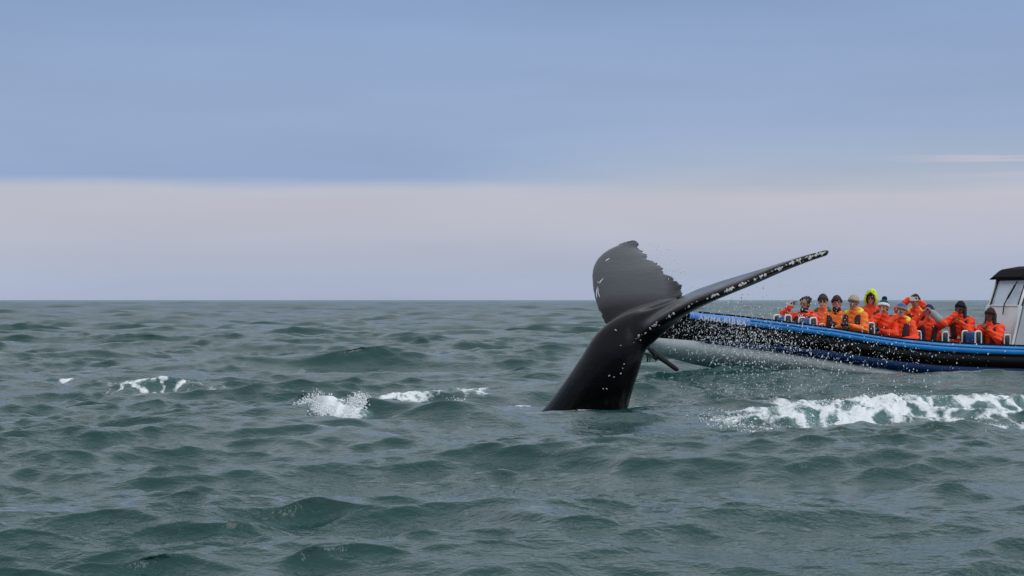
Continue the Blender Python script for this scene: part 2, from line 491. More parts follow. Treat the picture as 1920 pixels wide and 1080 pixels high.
# water full of fine bubbles is paler
ae = N('ShaderNodeMix'); ae.data_type = 'RGBA'; ae.inputs[6].default_value = b.inputs['Base Color'].default_value[:]; ae.inputs[7].default_value = (0.07, 0.17, 0.17, 1)
aem = N('ShaderNodeMapRange'); aem.interpolation_type = 'SMOOTHSTEP'; aem.inputs['From Min'].default_value = 0.30; aem.inputs['From Max'].default_value = 1.1
t.links.new(tmath('ADD', fa.outputs['Fac'], tmath('MULTIPLY', tmath('SUBTRACT', pat, 0.575), 0.9)), aem.inputs[0]); t.links.new(aem.outputs[0], ae.inputs['Factor']); t.links.new(ae.outputs[2], b.inputs['Base Color'])
mx = N('ShaderNodeMixShader'); t.links.new(gate, mx.inputs[0]); t.links.new(b.outputs[0], mx.inputs[1]); t.links.new(fo.outputs[0], mx.inputs[2])
t.links.new(mx.outputs[0], t.nodes['Material Output'].inputs[0])
me.materials.append(m)

# ------------------------------------------------------------------ whale
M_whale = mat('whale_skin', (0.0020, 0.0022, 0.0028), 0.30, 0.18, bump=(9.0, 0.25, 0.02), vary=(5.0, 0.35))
_t = M_whale.node_tree; _b = _t.nodes['Principled BSDF']
_n = _t.nodes.new('ShaderNodeTexNoise'); _n.inputs['Scale'].default_value = 3.0; _n.inputs['Detail'].default_value = 6
_tc = _t.nodes.new('ShaderNodeTexCoord'); _mp = _t.nodes.new('ShaderNodeMapping'); _mp.inputs['Scale'].default_value = (0.6, 1.4, 4.0)
_t.links.new(_tc.outputs['Object'], _mp.inputs[0]); _t.links.new(_mp.outputs[0], _n.inputs[0])
_r = _t.nodes.new('ShaderNodeMapRange'); _r.inputs['From Min'].default_value = 0.3; _r.inputs['From Max'].default_value = 0.7
_r.inputs['To Min'].default_value = 0.14; _r.inputs['To Max'].default_value = 0.32
_t.links.new(_n.outputs['Fac'], _r.inputs[0]); _t.links.new(_r.outputs[0], _b.inputs['Roughness'])
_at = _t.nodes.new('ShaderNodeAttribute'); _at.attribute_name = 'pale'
_pm = _t.nodes.new('ShaderNodeMix'); _pm.data_type = 'RGBA'; _pm.inputs[7].default_value = (0.050, 0.054, 0.062, 1)     # sky sheen painted as grey into the far fluke; the rest stays black
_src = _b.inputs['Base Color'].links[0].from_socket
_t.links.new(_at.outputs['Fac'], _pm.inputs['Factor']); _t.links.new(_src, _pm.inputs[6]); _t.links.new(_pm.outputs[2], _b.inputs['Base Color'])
M_barn = mat('barnacle_shell', (0.62, 0.60, 0.55), 0.7, 0.3, vary=(60.0, 0.35))
M_glint = mat('pale_glint', (0.6, 0.62, 0.64), 0.35, 0.5)  # pale colour standing in for wet glints on the far fluke

wb = MB()
# tail stock: px, py of the axis, half width in metres across the picture, half depth, depth Y
stock = [(1010, 960, 0.92, 0.56, 23.6), (1052, 880, 0.76, 0.50, 23.35), (1078, 825, 0.63, 0.46, 23.1), (1100, 780, 0.535, 0.42, 22.9), (1123, 730, 0.45, 0.39, 22.72),
         (1142, 690, 0.40, 0.36, 22.62), (1159, 655, 0.37, 0.32, 22.58), (1179, 629, 0.315, 0.27, 22.65), (1209, 604, 0.225, 0.20, 22.82), (1240, 582, 0.13, 0.12, 23.0), (1268, 566, 0.06, 0.06, 23.15)]
ax = spline([tuple(P(a, c, d)) for a, c, _, _, d in stock], 60)
hw = spline([(s[2], s[3]) for s in stock], 60)
rings = []
for i, p in enumerate(ax):
    d = ax[min(i + 1, 59)] - ax[max(i - 1, 0)]; d = Vector(d).normalized()
    dep = Vector((0.0, 1, 0)); dep = (dep - d * dep.dot(d)).normalized(); side = d.cross(dep).normalized()
    if side.x < 0: side = -side
    w, e = hw[i]; ring = []
    for j in range(32):
        a = 2 * math.pi * j / 32
        ca, sa = math.cos(a), math.sin(a)
        k = 1.0 + 0.05 * max(0, abs(ca)) ** 6            # slight keels above and below
        ring.append(Vector(p) + side * (ca * w * k) + dep * (sa * e))
    rings.append(ring)
wb.loft(rings)
# flesh that blends the stock into both lobes
wb.capsule(P(1185, 645, 22.6), P(1262, 590, 22.3), 0.20, 0.13)
wb.capsule(P(1190, 610, 22.7), P(1330, 552, 22.3), 0.17, 0.08)
def lobe(le, te, thick, seed, jag, notch_t=0.0):
    NT, NU = 110, 26
    A = spline([tuple(P(*q)) for q in le], NT); B = spline([tuple(P(*q)) for q in te], NT)
    T = np.interp(np.linspace(0, 1, NT), [a for a, _ in thick], [c for _, c in thick])
    rg = random.Random(seed); ph = [rg.uniform(0, 6.28) for _ in range(6)]; rings = []
    step = 0.0
    for i in range(NT):
        t_ = i / (NT - 1)
        a = Vector(A[i]); q = Vector(B[i]); ch = q - a; L = ch.length
        if i % 2 == 0: step = rg.uniform(-1, 1)
        env = min(1, (t_ - 0.02) * 8) if t_ > 0.02 else 0
        saw = ((t_ * 17 + 0.4 * math.sin(ph[0] + t_ * 9)) % 1.0) - 0.5
        jg = ch.normalized() * (jag * env * (0.45 * saw + 0.30 * step * (0.4 + 0.6 * abs(math.sin(ph[2] + t_ * 13))) + 0.45 * math.sin(ph[1] + t_ * 23) + 0.35 * math.sin(ph[3] + t_ * 47)))
        sp = Vector(A[min(i + 1, NT - 1)] - A[max(i - 1, 0)]) + Vector(B[min(i + 1, NT - 1)] - B[max(i - 1, 0)])
        n = sp.cross(ch).normalized()
        if n.z < 0: n = -n
        ring = []
        for j in range(NU):
            # round nose, long thin tail
            u = j / NU * 2 * math.pi
            x = 0.5 * (1 - math.cos(u))
            yt = 5 * (0.2969 * math.sqrt(x) - 0.126 * x - 0.3516 * x * x + 0.2843 * x ** 3 - 0.1015 * x ** 4)
            y = T[i] * yt * (1 if u < math.pi else -1) + (0.013 if u < math.pi else -0.013) * math.sin(math.pi * min(1, x * 1.0)) ** 0.5
            y += 0.05 * T[i] / 0.2 * math.sin(math.pi * x) * -0.6
            e_ = max(0.0, (x - 0.72) / 0.28); e_ = e_ * e_
            ring.append(a + ch * x + n * y + jg * e_)
        rings.append(ring)
    wb.loft(rings)
    return A, B
RLE = [(1188, 640, 22.5), (1232, 608, 22.1), (1290, 576, 21.85), (1350, 551, 21.75), (1405, 529, 21.8), (1455, 507, 21.95), (1505, 488, 22.15), (1548, 474, 22.3)]
RTE = [(1284, 553, 23.2), (1315, 540, 23.0), (1350, 528, 22.85), (1390, 516, 22.7), (1430, 504, 22.6), (1470, 492, 22.5), (1515, 479, 22.45), (1555, 470, 22.42)]
LLE = [(1158, 640, 22.6), (1133, 606, 22.9), (1118, 568, 23.3), (1111, 533, 23.7), (1112, 503, 24.1), (1126, 480, 24.45), (1154, 463, 24.8), (1188, 455, 25.0)]
LTE = [(1280, 553, 23.2), (1281, 541, 23.4), (1262, 522, 23.7), (1245, 505, 24.0), (1228, 492, 24.3), (1214, 480, 24.55), (1202, 469, 24.8), (1196, 457, 25.0)]
RA, RB = lobe(RLE, RTE, [(0, 0.27), (0.15, 0.20), (0.4, 0.135), (0.7, 0.10), (1, 0.055)], 5, 0.012)
LA, LB = lobe(LLE, LTE, [(0, 0.28), (0.15, 0.22), (0.4, 0.16), (0.7, 0.10), (1, 0.045)], 9, 0.065)
# curled tip of the far lobe
tp = spline([tuple(P(1160, 461, 24.9)), tuple(P(1178, 455, 25.0)), tuple(P(1190, 453, 25.02)), tuple(P(1195, 458, 25.02)), tuple(P(1191, 465, 25.0))], 14)
wb.tube(tp, [0.025, .028, .028, .026, .026, .025, .024, .022, .02, .02, .02, .02, .022, .022], 8)
wv, wf = remesh(wb, 0.016, 4, 0.5)
# soften the joint of stock and flukes
def relax(V, F, centre, r0, r1, it):
    V = V.astype('d'); F = np.array([f if len(f) == 4 else (*f, f[0]) for f in F])
    e = np.concatenate([F[:, [0, 1]], F[:, [1, 2]], F[:, [2, 3]], F[:, [3, 0]]]); e = np.concatenate([e, e[:, ::-1]])
    d = np.linalg.norm((V - np.array(centre)) * np.array([1, 0.8, 1]), axis=1)
    w = np.clip((r1 - d) / (r1 - r0), 0, 1)[:, None]
    cnt = np.bincount(e[:, 0], minlength=len(V)).astype('d')[:, None]; cnt[cnt == 0] = 1
    for _ in range(it):
        acc = np.stack([np.bincount(e[:, 0], V[e[:, 1], k], len(V)) for k in range(3)], -1) / cnt
        V = V + (acc - V) * w * 0.7
    return V
wv = relax(wv, wf, P(1205, 615, 22.5), 0.30, 0.85, 70)
base = P(1098, 775, 22.5); base.z = 0.0
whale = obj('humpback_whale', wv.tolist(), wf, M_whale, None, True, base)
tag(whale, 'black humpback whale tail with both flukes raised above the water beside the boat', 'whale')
pw = np.clip((wv[:, 1] - 22.95) / 0.45, 0, 1) * np.clip((2.42 - wv[:, 0]) / 0.2, 0, 1) * np.clip((wv[:, 2] - 1.25) / 0.25, 0, 1)  # mask for the painted sheen on the far fluke
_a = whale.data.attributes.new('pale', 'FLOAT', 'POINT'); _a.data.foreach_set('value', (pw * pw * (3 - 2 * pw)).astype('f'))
bvh = BVHTree.FromPolygons([tuple(v) for v in wv.tolist()], wf)
def stick(pt, lift=0.0):
    c, n, _, _ = bvh.find_nearest(Vector(pt))
    return c + n * lift, n
# barnacles along the near fluke's leading edge and on the stock
bm_ = MB(); rg = random.Random(3)
def barnacle(pt, r):
    c, n = stick(pt)
    s = n.orthogonal().normalized(); u = n.cross(s); k = rg.uniform(0.6, 1.5)
    rings = []
    for hh, rr in ((-0.3, 1.15), (0.35, 0.85), (0.6, 0.5), (0.45, 0.25)):
        rings.append([c + n * (hh * r) + s * (math.cos(a * 1.047) * rr * r * k) + u * (math.sin(a * 1.047) * rr * r / k) for a in range(6)])
    bm_.loft(rings)
spots = [(0.985, 26, 0.05), (0.93, 30, 0.10), (0.84, 22, 0.10), (0.75, 20, 0.10), (0.66, 16, 0.09), (0.55, 24, 0.10), (0.47, 30, 0.09), (0.4, 16, 0.08), (0.3, 10, 0.08), (0.2, 10, 0.07), (0.1, 22, 0.09), (0.03, 14, 0.07)]
for tc_, cnt, sp in spots:
    for _ in range(int(cnt * 0.65)):
        tt = min(1, max(0, tc_ + rg.gauss(0, 0.016)))
        p = Vector(RA[int(tt * 109)])
        barnacle(p + Vector((rg.gauss(0, sp * 0.4), -0.12, 0.03 + rg.gauss(0, sp * 0.55))), rg.choice((0.006, 0.008, 0.010, 0.013, 0.018)))
for px_, py_ in ((1145, 712), (1140, 742), (1132, 741), (1147, 580), (1170, 640), (1160, 716), (1183, 700), (1186, 690), (1180, 712)):
    barnacle(P(px_, py_, 22.0), rg.uniform(0.008, 0.016))
bo = bm_.build('barnacles', M_barn, whale); bo['kind'] = 'stuff'
def painted_glint(pts, w):  # a specular glint drawn as a thin raised pale line
    q = [stick(P(*p), 0.002)[0] for p in pts]
    q = [Vector(v) for v in spline([tuple(v) for v in q], 8)]
    q = [stick(v, 0.001)[0] for v in q]
    MB().tube(q, [w * .6 * k for k in (0.3, .7, 1, 1, 1, .9, .6, .3)], 6).build('painted_glint', M_glint, whale)
for pts, w in (([(1114, 555, 23.3), (1113, 540, 23.4), (1117, 527, 23.5)], 0.011), ([(1124, 556, 23.3), (1120, 546, 23.4), (1121, 538, 23.5)], 0.009),
               ([(1117, 524, 23.6), (1121, 519, 23.6)], 0.010), ([(1124, 525, 23.6), (1131, 519, 23.7)], 0.009), ([(1124, 533, 23.6), (1128, 531, 23.7)], 0.009), ([(1135, 493, 24.2), (1143, 489, 24.3)], 0.014),
               ([(1124, 592, 23.0), (1125, 584, 23.1)], 0.008)):
    sc_q = pts if len(pts) > 2 else [pts[0], tuple((a + c) / 2 for a, c in zip(*pts)), pts[1]]
    painted_glint(sc_q, w)

# ------------------------------------------------------------------ boat
HD = R(20)
H = Vector((-math.cos(HD), -math.sin(HD), 0)); PT = Vector((math.sin(HD), -math.cos(HD), 0)); UP = Vector((0, 0, 1))
O = Vector((9.83, 34.47, 0))
S_BOW, S_STERN = 7.95, -4.2
def half(s):
    b = 1.35
    if s > 2.6: b *= max(0.0, 1 - ((s - 2.6) / (S_BOW - 2.6)) ** 2.5)
    if s < -2: b -= 0.03 * (-2 - s)
    return b
def scr(p):
    """pixel of a world point"""
    cp, sp = math.cos(PITCH), math.sin(PITCH)
    dy, dz = p.y, p.z - EYE
    fw = dy * cp + dz * sp; up = -dy * sp + dz * cp
    return 960 + FPX * p.x / fw, 540 - FPX * up / fw
L_GUN = ([1150, 1190, 1300, 1400, 1500, 1560, 1620, 1690, 1760, 1840, 1920, 2000, 2300], [576, 579, 587, 597, 609.5, 617, 627, 637, 643.5, 648, 651, 653, 657])
L_BLU = ([1150, 1190, 1300, 1400, 1500, 1560, 1620, 1690, 1760, 1840, 1920, 2000, 2300], [588, 591, 599, 611.5, 624, 631.5, 641.5, 652, 659.5, 664, 666.5, 668, 672])
L_BLK = ([1150, 1190, 1222, 1300, 1400, 1500, 1560, 1620, 1690, 1760, 1840, 1920, 2000, 2300], [626, 629, 631, 636.5, 643, 652, 659, 668, 678, 685, 689, 691.5, 693, 697])
L_NAV = ([1150, 1300, 1330, 1400, 1500, 1560, 1620, 1690, 1760, 1840, 1920, 2000, 2300], [627, 638.5, 644, 653, 666, 676, 686, 696, 704, 708, 710, 711, 713])
def zfit(line, s, b):
    q = O + H * s + PT * b
    x, _ = scr(q + UP * 0.6)
    y = float(np.interp(x, *line))
    return P(x, y, q.y).z
def keel_fit():
    ks, kz = [-5, 2.0, 3.6], [-0.45, -0.45, -0.2]
    for px, py in ((1420, 705), (1345, 692), (1300, 683), (1236, 666), (1212, 645), (1200, 622), (1192, 596)):
        a = (px - 960) / FPX                                   # where the centre line meets that picture column
        s_ = (O.x - a * O.y) / (-H.x + a * H.y)
        ks.append(s_); kz.append(P(px, py, O.y + H.y * s_).z)
    return ks, kz
KEEL = keel_fit()
def s_at(px, b):
    a = (px - 960) / FPX; q = O + PT * b
    return (q.x - a * q.y) / (-H.x + a * H.y)
bow_s = s_at(1294, half(s_at(1294, .6)) + .08)
name_s = s_at(1408, half(s_at(1408, 1.0)) + .09)
navy_s = s_at(1312, half(s_at(1312, .6)) * .95)
SS = np.concatenate([[bow_s, name_s, navy_s], np.linspace(S_STERN, 3.5, 26), np.linspace(3.7, 7.5, 30), np.linspace(7.55, S_BOW - 0.004, 12)])
SS.sort()
M_blue = mat('blue_fender_rubber', (0.006, 0.20, 0.54), 0.45, 0.4, vary=(3, 0.15), bump=(30, .1, .01))
M_pale = mat('lighter_blue_name_panel', (0.10, 0.28, 0.72), 0.5, 0.4, vary=(6, 0.15))  # lighter blue than the rest of the fender
M_black = mat('black_tube_fabric', (0.0022, 0.0022, 0.003), 0.65, 0.12, vary=(4, 0.3), bump=(14, .15, .02))
M_navy = mat('navy_tube_fabric', (0.003, 0.026, 0.10), 0.6, 0.2, vary=(4, 0.2), bump=(14, .15, .02))
M_hull = mat('pale_grey_gelcoat', (0.84, 0.84, 0.81), 0.4, 0.4, vary=(1.2, 0.16))
M_deck = mat('dark_deck', (0.03, 0.033, 0.036), 0.8, 0.3, vary=(6, .3))
M_white = mat('white_powder_coat', (0.78, 0.78, 0.77), 0.35, 0.5)
M_panel = mat('grey_console_panel', (0.46, 0.49, 0.51), 0.45, 0.4, vary=(2, 0.08))
M_front = mat('cream_console_front', (0.78, 0.76, 0.73), 0.45, 0.4, vary=(2, 0.08))
M_bfab = mat('black_canvas', (0.003, 0.003, 0.0035), 0.8, 0.12, bump=(25, 0.3, 0.01))
M_pad = mat('blue_seat_vinyl', (0.015, 0.10, 0.30), 0.45, 0.4, vary=(8, 0.2), bump=(18, .3, .01))
M_bpad = mat('black_seat_vinyl', (0.012, 0.012, 0.013), 0.5, 0.4)
M_letter = mat('white_lettering', (0.75, 0.78, 0.85), 0.5, 0.3)
M_rope = mat('dark_wet_rope', (0.01, 0.012, 0.012), 0.7, 0.3, bump=(60, .5, .01))
M_chrome = mat('brushed_steel', (0.5, 0.5, 0.52), 0.25, 0.5, metal=1.0)
M_glass = bpy.data.materials.new('windshield_glass'); M_glass.use_nodes = True
_t = M_glass.node_tree; _b = _t.nodes['Principled BSDF']
_b.inputs['Base Color'].default_value = (0.75, 0.8, 0.84, 1); _b.inputs['Roughness'].default_value = 0.06
_tr = _t.nodes.new('ShaderNodeBsdfTransparent'); _tr.inputs[0].default_value = (0.9, 0.93, 0.94, 1)
_mx = _t.nodes.new('ShaderNodeMixShader'); _mx.inputs[0].default_value = 0.6
_t.links.new(_tr.outputs[0], _mx.inputs[1]); _t.links.new(_b.outputs[0], _mx.inputs[2]); _t.links.new(_mx.outputs[0], _t.nodes['Material Output'].inputs[0])

boat = empty('tour_boat', O)
tag(boat, 'long open tour boat with black sides and bright blue fender behind the whale', 'boat')
def at(s, b, z): return O + H * s + PT * b + UP * z
sec = []          # per station: heights of the lines
for s in SS:
    b = half(s)
    k = float(np.interp(s, *KEEL))
    zg, zb, zk, zn = (zfit(L_GUN, s, b), zfit(L_BLU, s, b + .04), zfit(L_BLK, s, max(0, b - .03)), zfit(L_NAV, s, b * 0.93))
    zk = max(zk, k + 0.02); zn = min(max(zn, k + 0.01), zk - 0.004)
    sec.append((s, b, zg, zb, zk, zn, k))
def strip(profile, name, m_, mirror=True, rng=None, parent=boat):
    """sweep a profile (function of a station giving (lateral, height) points) along both sides"""
    mb = MB()
    st_ = [q for q in sec if rng is None or rng[0] - 1e-6 <= q[0] <= rng[1] + 1e-6]
    for sg in ((1, -1) if mirror else (1,)):
        rings = [[at(q[0], sg * max(lb, 0.0), z) for lb, z in profile(q)] for q in st_]
        mb.loft(rings, closed=False)
    return mb.build(name, m_, parent)
def curve_pts(a, c, bulge, n=6):
    return [(a[0] + (c[0] - a[0]) * i / n + bulge * math.sin(math.pi * i / n), a[1] + (c[1] - a[1]) * i / n) for i in range(n + 1)]
def sc_b(q): return min(1.0, q[1] / 0.5)
strip(lambda q: [(0.90 * q[1] * (1 - (1 - i / 10) ** 2.8), q[6] + (q[5] - q[6]) * i / 10) for i in range(11)], 'hull_bottom', M_hull)
strip(lambda q: [(q[1] * 0.90, q[5] - .004)] + curve_pts((q[1] * 0.94, q[5]), (q[1] - 0.015 * sc_b(q), q[4]), 0.05 * sc_b(q)), 'navy_strake', M_navy, rng=(-9, navy_s))
strip(lambda q: curve_pts((q[1] * (.9 if q[0] > navy_s else 1) - 0.02 * sc_b(q), (q[5] - .006 if q[0] > navy_s else q[4] - .002)), (q[1] + 0.0, q[3] + .01), 0.085 * sc_b(q), 8), 'black_side_tube', M_black)
def fend(q):
    b, z0_, z1_ = q[1], q[3], q[2]; k = sc_b(q); h = z1_ - z0_
    return [(b - .02 * k, z0_ - .004), (b + .05 * k, z0_ + .008), (b + .072 * k, z0_ + .14 * h), (b + .074 * k, z0_ + .54 * h), (b + .066 * k, z0_ + .60 * h), (b + .046 * k, z0_ + .63 * h), (b + .046 * k, z0_ + .69 * h),
            (b + .060 * k, z0_ + .72 * h), (b + .055 * k, z0_ + .92 * h), (b + .02 * k, z1_), (b - .12 * k, z1_ + .015), (b - .22 * k, z1_ - .01), (b - .25 * k, z1_ - .10)]
fender = strip(fend, 'gunwale_fender', M_blue, rng=(-9, bow_s))
strip(fend, 'bow_cap', M_black, rng=(bow_s, 9))
def flat(q):
    b, z0_, z1_ = q[1], q[3], q[2]; k = sc_b(q); h = z1_ - z0_
    return [(b + .084 * k, z0_ + .02), (b + .090 * k, z0_ + .3 * h), (b + .088 * k, z0_ + .6 * h), (b + .076 * k, z0_ + .9 * h), (b + .025 * k, z1_ + .006)]
panel = strip(flat, 'name_panel', M_pale, False, rng=(name_s, bow_s))
strip(lambda q: [(q[1] - .25 * sc_b(q), q[2] - .09), (max(0, q[1] - .28), q[2] - .35), (max(0, q[1] - .3), q[2] - .70), (0, q[2] - .70)], 'deck', M_deck)
# dark cord along the top of the fender
strip(lambda q: [(q[1] - .05 + .018 * math.cos(a), q[2] + .03 + .018 * math.sin(a)) for a in np.linspace(0, 6.283, 8)], 'safety_line', M_bfab, rng=(-9, bow_s - .2))
# transom
q0 = sec[0]
tb = MB(); pr = [(0, q0[6]), (q0[1] * .9, q0[5]), (q0[1], q0[4]), (q0[1] + .05, q0[3]), (q0[1], q0[2])]
ring = [at(q0[0], l, z) for l, z in pr] + [at(q0[0], -l, z) for l, z in pr[::-1]]
tb.loft([ring, [p - H * 0.05 for p in ring]]); tb.build('transom', M_black, boat, False)

def gun(s): return float(np.interp(s, [q[0] for q in sec], [q[2] for q in sec]))
def s_of(px, b):
    """station whose point at lateral b falls on picture column px"""
    lo, hi = -6.0, 10.0
    for _ in range(40):
        mid = (lo + hi) / 2
        if scr(at(mid, b, 0.9))[0] > px: lo = mid
        else: hi = mid
    return (lo + hi) / 2
# lettering on the name panel
def letter(ch, s, size):
    cu = bpy.data.curves.new('letter', 'FONT'); cu.body = ch; cu.size = size; cu.extrude = 0.003; cu.align_x = 'CENTER'; cu.offset = 0.003
    o = bpy.data.objects.new('letter', cu); COL.objects.link(o)
    dg = bpy.context.evaluated_depsgraph_get(); me_ = bpy.data.meshes.new_from_object(o.evaluated_get(dg)); bpy.data.objects.remove(o)
    b0, b1 = half(s - .02), half(s + .02)
    q = [float(np.interp(s, [w[0] for w in sec], [w[i] for w in sec])) for i in range(7)]
    fw = (at(s - .02, b0, gun(s - .02)) - at(s + .02, b1, gun(s + .02))).normalized()      # reading direction: towards the stern
    k = min(1, q[1] / .5)
    basep = at(s, half(s) + .096 * k, q[3] + 0.05 * (q[2] - q[3]))
    upv = (UP - fw * UP.dot(fw)).normalized(); nrm = fw.cross(upv)
    M4 = Matrix((fw, upv, nrm)).transposed().to_4x4(); M4.translation = basep
    me_.transform(M4); me_.transform(Matrix.Translation(-O))
    me_.materials.clear(); me_.materials.append(M_letter); me_.name = 'letter'
    lo = bpy.data.objects.new('letter', me_); COL.objects.link(lo); lo.parent = panel
txt = 'AMMA KIBBA'
xs = [1313, 1324, 1336, 1347, None, 1361, 1368.5, 1376, 1386, 1396]
for ch, x in zip(txt, xs):
    if x: letter(ch, s_of(x, half(s_of(x, .8)) + .09), 0.14)

# dark bar and frayed line under the bow
bb = MB(); p0, p1, p2, p3 = P(1209, 643, 31.3), P(1228, 664, 31.25), P(1250, 679, 31.15), P(1273, 694, 31.05)
bb.tube([p0, p1, p2, p3 - Vector((.04, 0, -.01)), p3], [0.055, 0.055, 0.05, 0.045, 0.01], 10)
bar = bb.build('bow_bar', M_rope, boat); bar['label'] = 'dark bar slanting down from the bow beside the whale'
rb_ = MB()
rb_.tube([P(1205, 662, 31.2), P(1215, 664, 31.2), P(1226, 671, 31.2), P(1232, 675, 31.2)], 0.02, 8)
for a, c in ((1213, 1214), (1216, 1215), (1219, 1219), (1229, 1230)):
    rb_.tube([P(a, 664, 31.2), P(c, 672, 31.18), P(c - 1, 679, 31.2)], [0.018, .014, .006], 6)
rb_.build('frayed_line', M_rope, boat)

# seats
def seat(s, b, zpan, empty_seat=False):
    so = empty('seat', at(s, b, zpan - 0.45), boat)
    fr = (H, PT, UP)
    MB().box(at(s, b, zpan - 0.05), (0.42, 0.40, 0.10), fr, 0.03).build('cushion', M_pad, so)
    MB().box(at(s - 0.25, b, zpan + 0.24), (0.10, 0.34, 0.27), fr, 0.035).build('backrest', M_pad, so)
    for sg in (-1, 1):
        bl = b + sg * 0.225; c = at(s - 0.25, bl, zpan + 0.23); loop = []
        for k in range(24):
            a = 2 * math.pi * k / 24; ca, sa = math.cos(a), math.sin(a)
            ex = abs(ca) ** 0.45 * (1 if ca > 0 else -1); ez = abs(sa) ** 0.45 * (1 if sa > 0 else -1)
            loop.append(c + H * (ex * 0.075) + UP * (ez * 0.155))
        MB().tube(loop, 0.018, 8, True).build('frame_loop', M_white, so)
        MB().box(c, (0.11, 0.03, 0.26), fr, 0.012).build('side_pad', M_bpad, so)
        MB().tube([c - UP * 0.15, at(s - 0.15, bl, zpan - 0.15), at(s - 0.02, bl, zpan - 0.48)], 0.017, 8).build('leg', M_white, so)
    return so

# console with windshield and canopy
sC = s_of(1846, -0.5)
W0, W1 = -0.55, 0.50
def zc(s, z): return z
cs_o = empty('console', at(sC, 0, 0.2), boat)
dk = 0.15
def front(z):      # station of the sloped front at height z
    return sC - 0.37 * (z - 1.0) if z > 0.4 else sC + 0.18
mbx = MB()
ztop = 1.47
pf = [at(front(dk), W0, dk), at(front(dk), W1, dk), at(front(ztop), W1, ztop), at(front(ztop), W0, ztop)]
mbx.loft([pf, [p - H * 0.06 for p in pf]]); mbx.build('front_panel', M_front, cs_o, False)
mbs = MB()
def quad_prism(mb, pts, off): mb.loft([pts, [p + off for p in pts]])
quad_prism(mbs, [at(front(dk) - .07, W1, dk), at(sC - 0.55 + -2.0, W1, dk), at(sC - 0.55 + -2.0, W1, 1.25), at(front(1.25) - .55, W1, 1.25), at(front(1.7) - 0.30, W1, 1.62), at(front(1.7) - .07, W1, 1.62)], PT * -0.05)
mbs.build('port_side_panel', M_panel, cs_o, False)
mbs2 = MB(); quad_prism(mbs2, [at(front(dk) - .07, W0, dk), at(sC - 0.55 + -2.0, W0, dk), at(sC - 0.55 + -2.0, W0, 1.25), at(front(1.4) - .07, W0, 1.4)], PT * 0.05)
mbs2.build('starboard_side_panel', M_panel, cs_o, False)
MB().box(at(sC - 0.55 + -0.35, 0.02, 1.2), (1.0, 1.05, 0.05), (H, PT, UP), .01).build('dashboard', M_bfab, cs_o, False)
zr = 2.04
wp = MB(); a0, a1 = W0 + .05, W1 - .05
quad_prism(wp, [at(front(ztop) - .01, a0, ztop), at(front(ztop) - .01, a1, ztop), at(front(zr) - .01, a1, zr), at(front(zr) - .01, a0, zr)], H * -0.008)
wp.build('windshield_pane', M_glass, cs_o, False)
sw = MB(); quad_prism(sw, [at(front(1.66) - .12, W1 - .02, 1.63), at(front(1.3) - 0.62, W1 - .02, 1.27), at(sC - 0.55 + -1.1, W1 - .02, 1.27), at(sC - 0.55 + -1.1, W1 - .02, zr), at(front(zr) - .12, W1 - .02, zr)], PT * -0.008)
sw.build('side_pane', M_glass, cs_o, False)
for w in (W0, W1):
    MB().tube([at(front(0.6 if w == W1 else 1.1) + .01, w, 0.6 if w == W1 else 1.1), at(front(1.47) + .01, w, 1.47), at(front(zr) + .0, w, zr + .02)], 0.027, 10).build('pillar', M_white, cs_o)
    wi = w + (.05 if w < 0 else -.05)
    MB().tube([at(front(ztop) + .012, wi, ztop + .02), at(front(zr) + .012, wi, zr)], 0.018, 8).build('window_gasket', M_bpad, cs_o)
for z, nm in ((ztop, 'lower_frame'), (zr, 'upper_frame')):
    MB().tube([at(front(z) + .01, W0, z), at(front(z) + .01, W1, z)], 0.022, 8).build(nm, M_bpad if z == zr else M_white, cs_o)
MB().tube([at(sC - 0.55 + -1.05, W1, dk), at(sC - 0.55 + -1.1, W1, zr)], .03, 8).build('pillar', M_white, cs_o)
MB().tube([at(sC - 0.55 + -1.05, W0, dk), at(sC - 0.55 + -1.1, W0, zr)], .03, 8).build('pillar', M_white, cs_o)
cn = MB(); e0 = front(zr)
def cring(s, z0_, z1_, ins=0.0):
    l = [(W0 - .10 + ins, z0_), (W1 + .10 - ins, z0_), (W1 + .10 - ins, z1_ - .04), (W1 - .02 - ins, z1_), (W0 + .02 + ins, z1_), (W0 - .10 + ins, z1_ - .04)]
    return [at(s, w, z) for w, z in l]
cn.loft([cring(e0 + .16, zr + .0, zr + .06, .04), cring(e0 - .10, zr + .02, zr + .23), cring(e0 - .55, zr + .03, zr + .30), cring(sC - 2.15, zr + .05, zr + .33), cring(sC - 2.75, zr + .05, zr + .25)])
cn.build('canopy', M_bfab, cs_o, False)
hr = at(front(1.5) + .07, W0 - .05, 1.35)
MB().tube([hr + UP * -.18 - H * .08, hr + UP * -.18 + H * .02, hr + UP * .10 + H * -.02, hr + UP * .16 - H * .10], 0.018, 8).build('grab_handle', M_white, cs_o)
MB().tube([at(front(2.0) + .05, 0.22, 2.0), at(front(1.7) + .06, 0.10, 1.7), at(front(1.5) + .06, 0.02, 1.5), at(front(1.3) + .05, .06, 1.28)], .014, 6).build('wiper_arm', M_bpad, cs_o)
MB().tube([at(front(1.85) + .04, 0.20, 1.92), at(front(1.6) + .045, 0.06, 1.62)], .022, 6).build('wiper_blade', M_bpad, cs_o)
MB().tube([at(sC - 0.55 + -0.35, W1 + .05, 1.45), at(sC - 0.55 + -0.30, W1 + .08, 1.25), at(sC - 0.55 + -.28, W1 + .06, 1.10)], .016, 8).build('grab_rail', M_chrome, cs_o)
lp = [at(sC - 0.55 + -0.38 + .12 * math.cos(a), W1 + .06 , 1.02 + .035 * math.sin(a)) for a in np.linspace(0, 2 * math.pi, 18)[:-1]]
MB().tube(lp, .014, 6, True).build('cleat_ring', M_chrome, cs_o)
